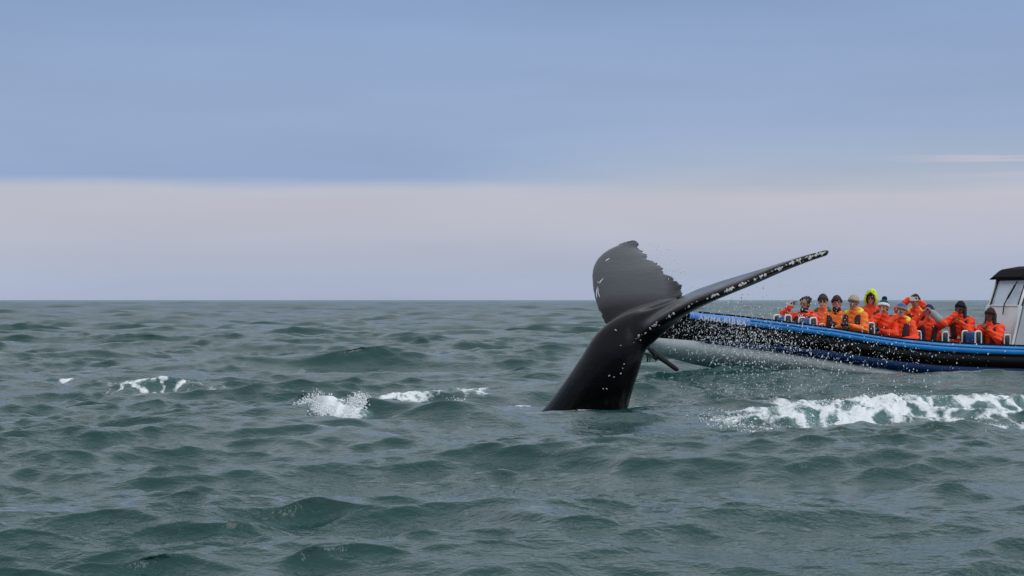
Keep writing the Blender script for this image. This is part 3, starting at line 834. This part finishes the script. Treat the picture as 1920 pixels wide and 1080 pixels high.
MB().box(at(front(1.5) - .22, W1 + .012, 1.48), (.09, .02, .09), (H, PT, UP), .006).build('switch_box', M_bpad, cs_o)
for k in range(2):
    MB().ball(at(front(1.5) - .24 - .02 * k, W1 + .005, 1.28 - .18 * k), (.015, .015, .015), nu=8, nv=5).build('bolt', M_chrome, cs_o)

# ------------------------------------------------------------------ people
def fabric(name, c, rough=0.6):
    return mat(name, c, rough, 0.35, bump=(9.0, 0.8, 0.035), vary=(6.0, 0.2))
J_RED = fabric('orange_red_suit', (0.95, 0.065, 0.010)); J_ORG = fabric('orange_suit', (0.90, 0.18, 0.015)); J_COR = fabric('coral_suit', (0.88, 0.13, 0.05)); J_DARK = fabric('dark_suit', (0.02, 0.022, 0.028))
SK1 = mat('skin_light', (0.52, 0.29, 0.21), 0.55, 0.4, vary=(20, .15)); SK2 = mat('skin_tan', (0.34, 0.17, 0.11), 0.55, 0.4, vary=(20, .15)); SK3 = mat('skin_brown', (0.12, 0.055, 0.038), 0.55, 0.4, vary=(20, .15)); SK_R = mat('skin_flushed', (0.5, 0.2, 0.16), 0.55, 0.4, vary=(20, .2))
K = {}
for nm, c in dict(black=(.012, .012, .014), charcoal=(.04, .035, .04), brown=(.05, .02, .018), beige=(.42, .33, .26), lime=(.62, .80, .06), green=(.02, .16, .06), teal=(.01, .07, .09), blue=(.03, .13, .38),
                  navy=(.015, .03, .08), yellow=(.85, .70, .05), grey=(.36, .36, .36), maroon=(.10, .018, .03), white=(.8, .8, .8), pink=(.6, .05, .09), tan=(.30, .20, .15), vest=(.055, .022, .03)).items():
    K[nm] = mat(nm + '_cloth', c, 0.8, 0.25, bump=(40, 0.4, 0.01), vary=(12, .15))
M_eye = mat('dark_eye', (.01, .01, .012), .2, .5); M_hair = mat('dark_hair', (.012, .008, .007), .5, .4, bump=(60, .6, .01))
M_phone = mat('white_phone_case', (.8, .76, .74), .35, .5); M_pblack = mat('black_plastic', (.01, .01, .012), .35, .5); M_refl = mat('silver_reflective_tape', (.6, .6, .6), .4, .5); M_pinkcase = mat('red_phone_case', (.55, .04, .06), .4, .5)

def person(px, py, b, phi, label, suit, skin, hat=None, hood=None, hood_up=False, hands=('lap', 'lap'), lean=0.0, scale=1.0, glasses=False, hair=None, pompom=None, hatband=None, vest='vest', sleeve=None, snood=None, look=0.0, gloves=None, band=False):
    s = s_of(px, b)
    Q = at(s, b, 0)
    head = P(px, py, Q.y)
    a = R(phi)
    f = Vector((-math.sin(a), -math.cos(a), 0)); l = Vector((math.cos(a), -math.sin(a), 0))     # facing, and the figure's own left as it falls (picture right)
    zdeck = gun(s) - 0.70
    k = scale
    pelvis = head - UP * (0.70 * k) - f * (0.05 + lean)
    root_loc = Vector((pelvis.x, pelvis.y, zdeck))
    po = empty('person', root_loc)
    tag(po, label, 'person', 'people in the tour boat')
    chest = head - UP * (0.36 * k) - f * (0.03 + lean * .5)
    neck = head - UP * (0.150 * k) - f * 0.015
    shl = {1: neck - UP * .075 + l * (.175 * k), -1: neck - UP * .075 - l * (.175 * k)}
    hf = R(look); fh = (f * math.cos(hf) - l * math.sin(hf)).normalized(); lh = (l * math.cos(hf) + f * math.sin(hf)).normalized()
    B_ = MB(); S_ = MB()
    # head and face
    B_.ball(head + UP * .02, (.076, .092, .098), (lh, fh, UP), 18, 13)
    B_.ball(head - UP * .045 + fh * .018, (.060, .068, .075), (lh, fh, UP), 16, 11)
    B_.capsule(head + fh * .088 + UP * .012, head + fh * .104 - UP * .022, .010, .015, 8)          # nose
    B_.ball(head + fh * .08 + UP * .032, (.05, .018, .010), (lh, fh, UP), 10, 7)                # brow
    B_.ball(head + fh * .082 - UP * .055, (.026, .012, .008), (lh, fh, UP), 10, 7)              # lips
    B_.ball(head + fh * .075 - UP * .092, (.024, .02, .018), (lh, fh, UP), 10, 7)               # chin
    for sg in (-1, 1): B_.ball(head + lh * (sg * .077), (.012, .025, .034), (lh, fh, UP), 8, 7)   # ears
    B_.capsule(head - UP * .08 - f * .01, neck - UP * .05, .052, .06)
    B_.capsule(chest + UP * .05, pelvis, .12, .12)
    # suit trunk
    S_.capsule(neck - UP * .10 + l * .09, neck - UP * .10 - l * .09, .108 * k, .108 * k)
    S_.ball(chest - UP * .02, (.215 * k, .155 * k, .25 * k), (l, f, UP), 18, 12)
    S_.ball(pelvis + UP * .10, (.20 * k, .165 * k, .24 * k), (l, f, UP), 18, 12)
    S_.capsule(neck - UP * .055, neck + UP * .015, .088, .090)
    seated = pelvis.z - zdeck < 0.78
    for sg in (-1, 1):
        hip = pelvis + l * (sg * .10) + UP * .0
        foot = root_loc + l * (sg * .13) + f * (.34 if seated else .05)
        if seated: knee = Vector((0, 0, max(zdeck + .42, pelvis.z - .04))) + Vector((1, 0, 0)) * (pelvis.x + (l * sg * .13 + f * .36).x) + Vector((0, 1, 0)) * (pelvis.y + (l * sg * .13 + f * .36).y)
        else: knee = (hip + foot) / 2 + f * .06
        S_.capsule(hip, knee, .105, .08); S_.capsule(knee, foot + UP * .08, .08, .065)
        S_.ball(foot + UP * .045 + f * .05, (.05, .13, .05), (l, f, UP), 12, 8)
    # arms
    hp = {}
    for sg, mode in ((-1, hands[0]), (1, hands[1])):
        sh = shl[sg]
        T = {'lap': head + f * .30 - UP * .50 + l * (sg * .09), 'camera': head + f * .30 - UP * .40 + l * (sg * .075), 'phone': head + f * .27 - UP * .005 + l * (sg * .085),
             'face': head + f * .15 - UP * .085 + l * (sg * .045), 'side': head - UP * .58 + l * (sg * .30) + f * .12, 'reach': head + f * .22 - UP * .02 - l * .30, 'chin': head + f * .14 - UP * .13 + l * (sg * .03),
             'clasp': head + f * .22 - UP * .24 + l * (sg * .035), 'high': head + f * .24 + UP * .05 + l * (sg * .10), 'out': head + f * .20 - UP * .03 + l * (sg * .16)}[mode]
        L1, L2 = .30 * k, .27 * k
        d = T - sh; D = min(d.length, (L1 + L2) * .99); dn = d.normalized(); T = sh + dn * D
        hint = (-UP * .8 + l * (sg * .75) - f * .1)
        hint = (hint - dn * hint.dot(dn)).normalized()
        aa = (L1 * L1 - L2 * L2 + D * D) / (2 * D); hh = math.sqrt(max(0, L1 * L1 - aa * aa)); el_ = sh + dn * aa + hint * hh
        S_.capsule(sh, el_, .088 * k, .072 * k); S_.capsule(el_, T - (T - el_).normalized() * .015, .074 * k, .055 * k)
        B_.capsule(sh, el_, .05, .042); B_.capsule(el_, T, .04, .029)
        # hand: palm, four fingers of unequal length that curl, thumb from the side
        fd = (T - el_).normalized()
        if mode in ('phone', 'high', 'face', 'reach', 'out'): fd = (fd * .5 + UP * .6 + l * (-sg * .3)).normalized()
        pn = (l * (-sg) - fd * (l * -sg).dot(fd)).normalized(); wd = fd.cross(pn).normalized()
        if wd.dot(UP) < 0 and mode not in ('phone',): wd = -wd
        pc = T + fd * .045
        B_.ball(pc, (.042, .016, .05), (wd, pn, fd), 12, 9)
        for q, (off, ln) in enumerate(((-.034, .062), (-.012, .072), (.012, .068), (.034, .052))):
            r0 = pc + fd * .036 + wd * (off * .85); r1 = r0 + fd * (ln * .5) + pn * .010 + wd * (off * .25); r2 = r1 + fd * (ln * .28) + pn * (ln * .42) + wd * (off * .1)
            B_.capsule(r0, r1, .0095, .009, 8); B_.capsule(r1, r2, .009, .0075, 8)
        th0 = pc - wd * .03 - fd * .015; th1 = th0 - wd * .03 + fd * .03 + pn * .012; th2 = th1 + fd * .028 + pn * .016
        B_.capsule(th0, th1, .013, .011, 8); B_.capsule(th1, th2, .011, .009, 8)
        hp[sg] = (pc + fd * .03, el_, T)
    bv, bf = remesh(B_, 0.0095, 1, 0.4)
    obj('body', bv.tolist(), bf, skin, po)
    sv, sf = remesh(S_, 0.02, 3, 0.5)
    sv = np.array(sv)
    # cloth folds
    w_ = (np.sin(sv[:, 0] * 31 + sv[:, 2] * 47 + px) * np.sin(sv[:, 1] * 29 - sv[:, 2] * 38) + np.sin(sv[:, 2] * 70 + sv[:, 0] * 25) * .6)
    cx = np.array([chest.x, chest.y]); rad = sv[:, :2] - cx; rad /= (np.linalg.norm(rad, axis=1)[:, None] + 1e-6)
    w2_ = np.sin(sv[:, 2] * 95 + 9 * np.sin(sv[:, 0] * 14 + px)) * np.sin(sv[:, 0] * 33 + sv[:, 1] * 21)
    sv[:, :2] += rad * (w_ * .010 + w2_ * .008)[:, None]
    obj('survival_suit', sv.tolist(), sf, suit, po)
    # eyes or glasses
    for sg in (-1, 1):
        ec = head + fh * .081 + UP * .012 + lh * (sg * .031)
        if glasses: MB().ball(ec + fh * .014, (.027, .010, .020), (lh, fh, UP), 10, 7).build('sunglass_lens', M_pblack, po)
        else: MB().ball(ec + fh * .002, (.013, .008, .008), (lh, fh, UP), 8, 6).build('eye', M_eye, po)
    if hat:
        hb = MB()
        # crown over the skull with a turned-up brim
        tilt = (UP * .96 - fh * .28).normalized(); fx = (fh - tilt * fh.dot(tilt)).normalized()
        hb.ball(head + UP * .032, (.090, .106, .122), (lh, fx, tilt), 20, 9, -4, 90)
        ho = hb.build('beanie', K[hat], po)
        ring_ = [head + UP * .036 + tilt * .0 + lh * (math.cos(a_) * .089) + fx * (math.sin(a_) * .107) for a_ in np.linspace(0, 2 * math.pi, 21)[:-1]]
        band_ = []
        for dz_, gr in ((-.020, 0.0), (-.020, .006), (.0, .010), (.028, .006), (.036, -.004)):
            band_.append([head + UP * .036 + tilt * dz_ + lh * (math.cos(a_) * (.090 + gr)) + fx * (math.sin(a_) * (.106 + gr)) for a_ in np.linspace(0, 2 * math.pi, 21)[:-1]])
        MB().loft(band_, True, False).build('turned_up_brim', K[hatband or hat], ho)
        if pompom: MB().ball(head + UP * .032 + tilt * .135, (.05, .05, .045), nu=12, nv=8).build('pompom', K[pompom], ho)
    if hair:
        hm = MB()
        hm.ball(head + UP * .025 - fh * .018, (.088, .094, .108), (lh, fh, UP), 16, 10)
        if hair == 'long':
            for sg in (-1, 1): hm.capsule(head + lh * (sg * .072) - fh * .02 + UP * .02, head + lh * (sg * .085) - UP * .20 + fh * .01, .04, .035)
            hm.capsule(head - fh * .06, head - fh * .07 - UP * .2, .06, .05)
        if hair == 'wild':
            rr_ = random.Random(int(px))
            for _ in range(22):
                a_ = rr_.uniform(0, 6.28); e_ = rr_.uniform(0.0, 1.3)
                dv = lh * (math.cos(a_) * math.cos(e_)) + fh * (math.sin(a_) * math.cos(e_) - .35) + UP * math.sin(e_)
                hm.capsule(head + UP * .03 + dv * .07, head + UP * .03 + dv * rr_.uniform(.095, .125), .034, .018, 6)
        if hair != 'wild': pass
        hv = [v for v in hm.v]
        hm.build('hair', M_hair, po)
    if hood:
        hm = MB(); n1, n2 = 18, 9
        if hood_up:
            rings = []
            for i in range(n2):
                t_ = i / (n2 - 1); e_ = R(-62 + 150 * t_)
                ring_ = []
                for j in range(n1):
                    a_ = R(-128 + 256 * j / (n1 - 1))                    # open at the front
                    rr_ = .125 * max(.12, math.cos(e_)) if t_ > .4 else .125 * (0.8 + .2 * t_ / .4)
                    ring_.append(head + UP * (.02 + .15 * math.sin(e_)) - fh * (math.cos(a_) * rr_ - .0) + lh * (math.sin(a_) * rr_ * .92))
                rings.append(ring_)
            hm.loft(rings, closed=False)
            hm.capsule(head + UP * .128 + fh * .03, head + UP * .118 - fh * .05, .052, .07)
            # rolled rim
            hm.tube([head - UP * .13 + fh * .06 - lh * .075, head - UP * .03 + fh * .075 - lh * .108, head + UP * .07 + fh * .08 - lh * .085, head + UP * .135 + fh * .08, head + UP * .07 + fh * .08 + lh * .085, head - UP * .03 + fh * .075 + lh * .108, head - UP * .13 + fh * .06 + lh * .075], .022, 8)
        else:
            ring_ = [neck + UP * .0 + l * (math.cos(a_) * .125) - f * (math.sin(a_) * .12) + UP * (.045 * math.sin(a_) ** 2 - .025) for a_ in np.linspace(-.65, math.pi + .65, 16)]
            hm.tube(ring_, [.02] + [.048] * 4 + [.06] * 6 + [.048] * 4 + [.02], 10)
            hm.ball(neck - f * .13 - UP * .02, (.12, .06, .10), (l, f, UP), 14, 9)
        hm.build('hood', K[hood], po)
    if snood:
        MB().capsule(head - UP * .10 + f * .015, neck - UP * .04, .075, .085).build('neck_warmer', K[snood], po)
    if vest:
        vo = MB()
        for sg in (-1, 1):
            path = [neck - f * .11 - UP * .03 + l * (sg * .07), neck - UP * .0 + l * (sg * .125) - f * .02, neck + f * .105 - UP * .10 + l * (sg * .115), chest + f * .165 - UP * .02 + l * (sg * .105), chest + f * .165 - UP * .16 + l * (sg * .085)]
            pts_ = [Vector(v) for v in spline([tuple(v) for v in path], 12)]
            rings = []
            for i, p_ in enumerate(pts_):
                d_ = (pts_[min(i + 1, 11)] - pts_[max(i - 1, 0)]).normalized(); o_ = (l - d_ * l.dot(d_)).normalized(); nn = d_.cross(o_)
                rings.append([p_ + o_ * (math.cos(c_) * .050) + nn * (math.sin(c_) * .020) for c_ in np.linspace(0, 2 * math.pi, 11)[:-1]])
            vo.loft(rings)
        v_ = vo.build('life_vest', K[vest], po)
        bt = [chest - UP * .17 + l * (math.cos(a_) * .212 * k) + f * (math.sin(a_) * .168 * k) for a_ in np.linspace(0, 2 * math.pi, 25)[:-1]]
        MB().tube(bt, .020, 8, True).build('waist_strap', K['black'], v_)
        MB().box(chest + f * .178 - UP * .17, (.06, .03, .045), (l, f, UP), .008).build('buckle', M_refl, v_)
    # reflective tape on the sleeves
    for sg in ((-1, 1) if band else ()):
        e0_, w0_ = hp[sg][1], hp[sg][2]; mid = e0_ + (w0_ - e0_) * .55
        MB().capsule(mid, mid + (w0_ - e0_).normalized() * .015, .067 * k, .065 * k).build('reflective_band', K[sleeve] if sleeve else M_refl, po)
    if sleeve:
        sg = 1
        MB().capsule(hp[sg][1] + (hp[sg][2] - hp[sg][1]) * .4, hp[sg][2], .074 * k, .060 * k).build('grey_sleeve', K[sleeve], po)
    if gloves:
        for sg in (-1, 1):
            g0 = hp[sg][2]; MB().capsule(g0, hp[sg][0], .046, .05).build('glove', K[gloves], po)
    BIG = 1.18                                     # bulky suits
    po.scale = (BIG, BIG, BIG); po.location = head + (root_loc - head) * BIG
    return dict(o=po, head=head, f=f, l=l, hp=hp, s=s, b=b, pelvis=pelvis, fh=fh)

def phone(pr, label, m_, tiltz=0.0, dist=.315, off=(0, 0), size=(.155, .012, .078)):
    c = pr['head'] + (pr['f'] * dist + UP * (.045 + off[1]) + pr['l'] * off[0]) * 1.18
    fr = (pr['l'], pr['f'], UP)
    o = empty('smartphone', c - UP * .04)
    tag(o, label, 'phone')
    MB().box(c, size, fr, .006).build('case', m_, o, False)
    MB().box(c + pr['f'] * .0075 - pr['l'] * (-size[0] * .33) + UP * .008, (.035, .004, .035), fr, .0015).build('lens_module', M_pblack, o, False)
    MB().box(c - pr['f'] * .0072, (size[0] * .92, .002, size[2] * .88), fr).build('screen', M_pblack, o, False)
    return o
def camera_thing(pr, label, dz=-.37, dist=.35):
    c = pr['head'] + (pr['f'] * dist + UP * dz) * 1.18; fr = (pr['l'], pr['f'], UP)
    o = empty('photo_camera', c - UP * .05); tag(o, label, 'camera')
    MB().box(c, (.14, .06, .095), fr, .012).build('camera_body', M_pblack, o)
    MB().capsule(c + pr['f'] * .02, c + pr['f'] * .11, .038, .042).build('lens', M_pblack, o)
    MB().box(c + UP * .055, (.05, .05, .03), fr, .008).build('viewfinder', M_pblack, o)
    return o

ppl = []
A = ppl.append
A(person(1509, 571, -0.35, 40, 'person nearest the bow in red orange suit with tousled dark hair lifting a phone', J_RED, SK2, hair='wild', hands=('out', 'lap'), snood='black', lean=.03))
A(person(1543, 566, -0.75, 15, 'person in dark cap and sunglasses with green hood, behind an orange shoulder', J_COR, SK1, hat='charcoal', hood='green', glasses=True, vest=None))
A(person(1569, 569, -0.10, 20, 'person with flushed face in dark brown beanie and loose orange suit', J_ORG, SK_R, hat='brown', hair='short', hands=('lap', 'camera'), snood='black', look=-10))
A(person(1601, 568, 0.45, 38, 'person in beige beanie with bright yellow hood folded at the neck', J_ORG, SK2, hat='beige', hood='yellow', hands=('camera', 'camera'), look=10, lean=.02))
A(person(1634, 560, -0.65, 25, 'tall person with lime yellow hood pulled up over a dark cap', J_RED, SK_R, hood='lime', hood_up=True, hat='black', glasses=True, vest='maroon', scale=1.05))
A(person(1657, 577, 0.35, 35, 'person in teal beanie with white brim and black pompom, hand at mouth', J_RED, SK1, hat='teal', hatband='white', pompom='black', hands=('chin', 'camera'), hair='short', look=0))
A(person(1690, 584, 0.62, 30, 'person in blue and grey beanie with yellow collar pointing an arm across', J_RED, SK1, hat='blue', hatband='tan', hood='yellow', hands=('face', 'lap'), look=15))
A(person(1716, 566, -0.55, 15, 'person with yellow hood holding a white phone in front of the eyes', J_RED, SK2, hat='black', hood='yellow', hands=('high', 'phone'), scale=1.03, vest='maroon'))
A(person(1742, 586, 0.45, 20, 'person in navy beanie with grey sleeve holding a red phone before the face', J_RED, SK1, hat='navy', hatband='navy', hands=('phone', 'phone'), sleeve='grey', vest='vest'))
A(person(1801, 579, -0.25, 28, 'person in black beanie with both hands raised to the mouth above blue seats', J_RED, SK3, hat='black', hair='long', hands=('face', 'clasp'), vest='vest', look=15))
A(person(1857, 592, 0.30, 38, 'person in dark maroon beanie seated in front of the boat console', J_RED, SK3, hat='brown', hatband='brown', hair='long', hands=('clasp', 'clasp'), vest='vest', look=10))
A(person(1914, 560, 0.10, 50, 'helmsman in dark clothing standing behind the boat windshield', J_DARK, SK3, hat='black', hands=('lap', 'lap'), vest=None, scale=1.02))

phone(ppl[0], 'pale phone held up by the person nearest the bow', M_phone, off=(-.17, -.03), dist=.24)
phone(ppl[7], 'white phone held level in front of the eyes of the person with yellow hood', M_phone, dist=.30, off=(-.02, .01), size=(.17, .012, .085))
phone(ppl[8], 'red phone held before the face of the person in navy beanie', M_pinkcase, off=(.0, -.045))
camera_thing(ppl[2], 'black camera hanging at the chest of the person with flushed face')
camera_thing(ppl[3], 'black camera held at the chest of the person in beige beanie')
camera_thing(ppl[5], 'black camera held low by the person in teal beanie')

# a seat under each passenger, then the empty ones
for pr in ppl[:-1]:
    if pr['pelvis'].z - (gun(pr['s']) - .70) < 0.85:
        seat(s_of(scr(pr['pelvis'])[0], pr['b']) + .02, pr['b'], pr['pelvis'].z - .09)
for px_, b_ in ((1447, 0.1), (1494, 0.40), (1803, 0.62)):
    s_ = s_of(px_, b_); seat(s_, b_, gun(s_) - (0.20 if px_ < 1700 else .10))

# ------------------------------------------------------------------ foam lumps and spray
M_froth = mat('white_froth', (0.82, 0.85, 0.86), 0.6, 0.4)
M_drop = bpy.data.materials.new('spray_drop'); M_drop.use_nodes = True
_t = M_drop.node_tree; _b = _t.nodes['Principled BSDF']; _b.inputs['Base Color'].default_value = (0.92, 0.94, 0.95, 1); _b.inputs['Roughness'].default_value = 0.15
_tl = _t.nodes.new('ShaderNodeBsdfTranslucent'); _tl.inputs[0].default_value = (0.95, 0.97, 0.98, 1)
_mx = _t.nodes.new('ShaderNodeMixShader'); _mx.inputs[0].default_value = 0.5
_t.links.new(_b.outputs[0], _mx.inputs[1]); _t.links.new(_tl.outputs[0], _mx.inputs[2]); _t.links.new(_mx.outputs[0], _t.nodes['Material Output'].inputs[0])
bm = bmesh.new(); bmesh.ops.create_icosphere(bm, subdivisions=1, radius=1.0)
ICO_V = np.array([v.co[:] for v in bm.verts]); ICO_F = np.array([[v.index for v in f.verts] for f in bm.faces]); bm.free()

def blobs(name, cen, rad, m_, label, cat, stretch=None):
    n = len(cen)
    rad = rad[:, None, None] * np.ones((1, 1, 3))
    if stretch is not None: rad = rad * stretch[:, None, :]
    V = (cen[:, None, :] + ICO_V[None] * rad)
    nv = len(ICO_V)
    V = V.reshape(-1, 3); F = (ICO_F[None] + (np.arange(n) * nv)[:, None, None]).reshape(-1, 3)
    me_ = bpy.data.meshes.new(name); base_ = cen.mean(0); base_[2] = 0
    V = (V - base_).astype('f')
    me_.vertices.add(len(V)); me_.vertices.foreach_set('co', V.reshape(-1))
    me_.loops.add(F.size); me_.loops.foreach_set('vertex_index', F.reshape(-1).astype('i'))
    me_.polygons.add(len(F)); me_.polygons.foreach_set('loop_start', np.arange(0, F.size, 3).astype('i'))
    me_.polygons.foreach_set('use_smooth', np.ones(len(F), bool)); me_.update(calc_edges=True); me_.materials.append(m_)
    o = bpy.data.objects.new(name, me_); COL.objects.link(o); o.location = base_
    return tag(o, label, cat, kind='stuff')

def water_xy(px_, py_):
    Y = EYE * FPX / (py_ - 562.0); return (px_ - 960) / FPX * Y, Y

def crest(path, n, hgt, spread_, seed, bigs=0.10):
    rg = np.random.default_rng(seed)
    pts = np.array([(*water_xy(a, c + (9 if a > 1320 else 0)), h) for a, c, h in path])
    t_ = rg.random(n) ** 1.0 * (len(pts) - 1); k = np.minimum(t_.astype(int), len(pts) - 2); u = (t_ - k)[:, None]
    q = pts[k] * (1 - u) + pts[k + 1] * u
    q[:, 0] += rg.normal(0, spread_, n); q[:, 1] += rg.normal(0, spread_ * 2.2, n)
    w = sea_points(q[:, 0], q[:, 1])
    e = np.abs(rg.normal(0, 1, n)) * q[:, 2] * hgt
    w[:, 2] += e
    r = 0.004 + 0.013 * rg.random(n) ** 2.0
    big = rg.random(n) < bigs
    e = np.where(big, e * 0.45, e); r = np.where(big, 0.011 + 0.013 * rg.random(n), r)
    w[:, 2] += np.where(big, -0.4 * e, 0)
    r *= np.where(e > 0.10 * hgt, 0.6, 1.0)
    return w, r
c1, r1 = crest([(548, 780, .3), (562, 780, .9), (577, 782, 1.1), (592, 788, .8), (608, 794, .4), (625, 797, .35), (645, 797, .5), (662, 795, .8), (674, 792, .5)], 11000, 0.075, 0.06, 1)
c2, r2 = crest([(832, 782, .5), (845, 785, .7), (855, 788, .5), (864, 790, .3)], 800, 0.09, 0.035, 2)
c5, r5 = crest([(1176, 772, .3), (1188, 766, .5), (1205, 760, .4), (1225, 757, .3)], 220, 0.05, 0.05, 6)
blobs('breaking_wave_foam', np.concatenate([c1, c2, c5]), np.concatenate([r1, r2, r5]), M_froth, 'white froth tossed up by the small breaking wave left of the whale', 'foam')
c3, r3 = crest([(1340, 786, .3), (1400, 789, .5), (1450, 786, .5), (1500, 785, .4), (1550, 780, .7), (1600, 772, .8), (1640, 768, .9), (1700, 765, .7), (1760, 760, .6), (1820, 756, .6), (1870, 752, .5)], 3800, 0.045, 0.20, 3, 0.02)
c4, r4 = crest([(1600, 795, .3), (1680, 800, .5), (1760, 802, .5), (1810, 800, .5), (1860, 800, .3), (1930, 796, .6)], 1700, 0.04, 0.15, 4, 0.02)
blobs('wake_foam', np.concatenate([c3, c4]), np.concatenate([r3, r4]), M_froth, 'churned white foam on the water in front of the boat', 'foam')

# spray falling from the near fluke
rg = np.random.default_rng(5)
def cloud(n, cx, cy, sx, sy, y0, y1, smin, smax, pw=2.5, shear=0.0):
    a = rg.normal(0, 1, n); c = rg.normal(0, 1, n)
    px_ = cx + sx * a; py_ = cy + sy * c + shear * a * sx
    Yd = rg.uniform(y0, y1, n)
    pts = np.array([tuple(P(x_, y_, d_)) for x_, y_, d_ in zip(px_, py_, Yd)])
    r = smin * .8 + (smax - smin * .8) * rg.random(n) ** (pw * 1.6)
    return pts, r
CL = [cloud(2250, 1370, 632, 62, 26, 22.6, 24.2, .003, .0105, 2.5, .10), cloud(1350, 1470, 655, 90, 34, 22.6, 25, .003, .0105, 2.5, .16), cloud(1050, 1420, 720, 75, 34, 22.4, 24.5, .003, .0100),
      cloud(480, 1590, 690, 95, 40, 22.8, 25.5, .003, .0100), cloud(360, 1440, 570, 80, 30, 22.6, 24.6, .003, .0105), cloud(165, 1550, 525, 65, 30, 22.6, 24.5, .003, .0100),
      cloud(112, 1258, 510, 26, 24, 23.6, 24.8, .003, .0100, 2, .6), cloud(67, 1300, 530, 25, 22, 23.2, 24.2, .003, .0095), cloud(135, 1250, 620, 30, 18, 23.4, 24.0, .003, .010), cloud(225, 1720, 665, 70, 28, 23, 25.5, .003, .0095)]
for x_ in (1262, 1288, 1305, 1318, 1337, 1352, 1371, 1390, 1404, 1431, 1462, 1498):          # strings of drops off the fluke's edge
    n_ = int(rg.integers(10, 26)); ytop = float(np.interp(x_, [1215, 1290, 1350, 1400, 1450, 1500], [630, 590, 563, 541, 520, 497]))
    tt = np.sort(rg.random(n_)) * rg.uniform(50, 130); Yd = rg.uniform(21.9, 22.7)
    CL.append((np.array([tuple(P(x_ + 0.05 * q + rg.normal(0, 1.6), ytop + q + 3, Yd)) for q in tt]), 0.003 + 0.006 * rg.random(n_) ** 2))
for x0, y0, x1, y1 in ((1200, 462, 1262, 472), (1225, 480, 1285, 500), (1250, 505, 1300, 520)):              # flung from the far fluke's ragged edge
    tt = rg.random(14); CL.append((np.array([tuple(P(x0 + (x1 - x0) * q + rg.normal(0, 2), y0 + (y1 - y0) * q - 18 * q * (1 - q) + rg.normal(0, 2), 24.2)) for q in tt]), 0.003 + 0.007 * rg.random(14) ** 2))
cen = np.concatenate([a for a, _ in CL]); rad = np.concatenate([c for _, c in CL])
keep = cen[:, 2] > 0.02; cen = cen[keep]; rad = rad[keep]
stt = np.ones((len(cen), 3)); stt[:, 2] = rg.uniform(0.8, 2.0, len(cen)); stt[:, 0] = rg.uniform(.7, 1.2, len(cen))
blobs('water_spray', cen, rad, M_drop, 'cloud of white water drops falling from the raised fluke in front of the boat', 'spray', stt)
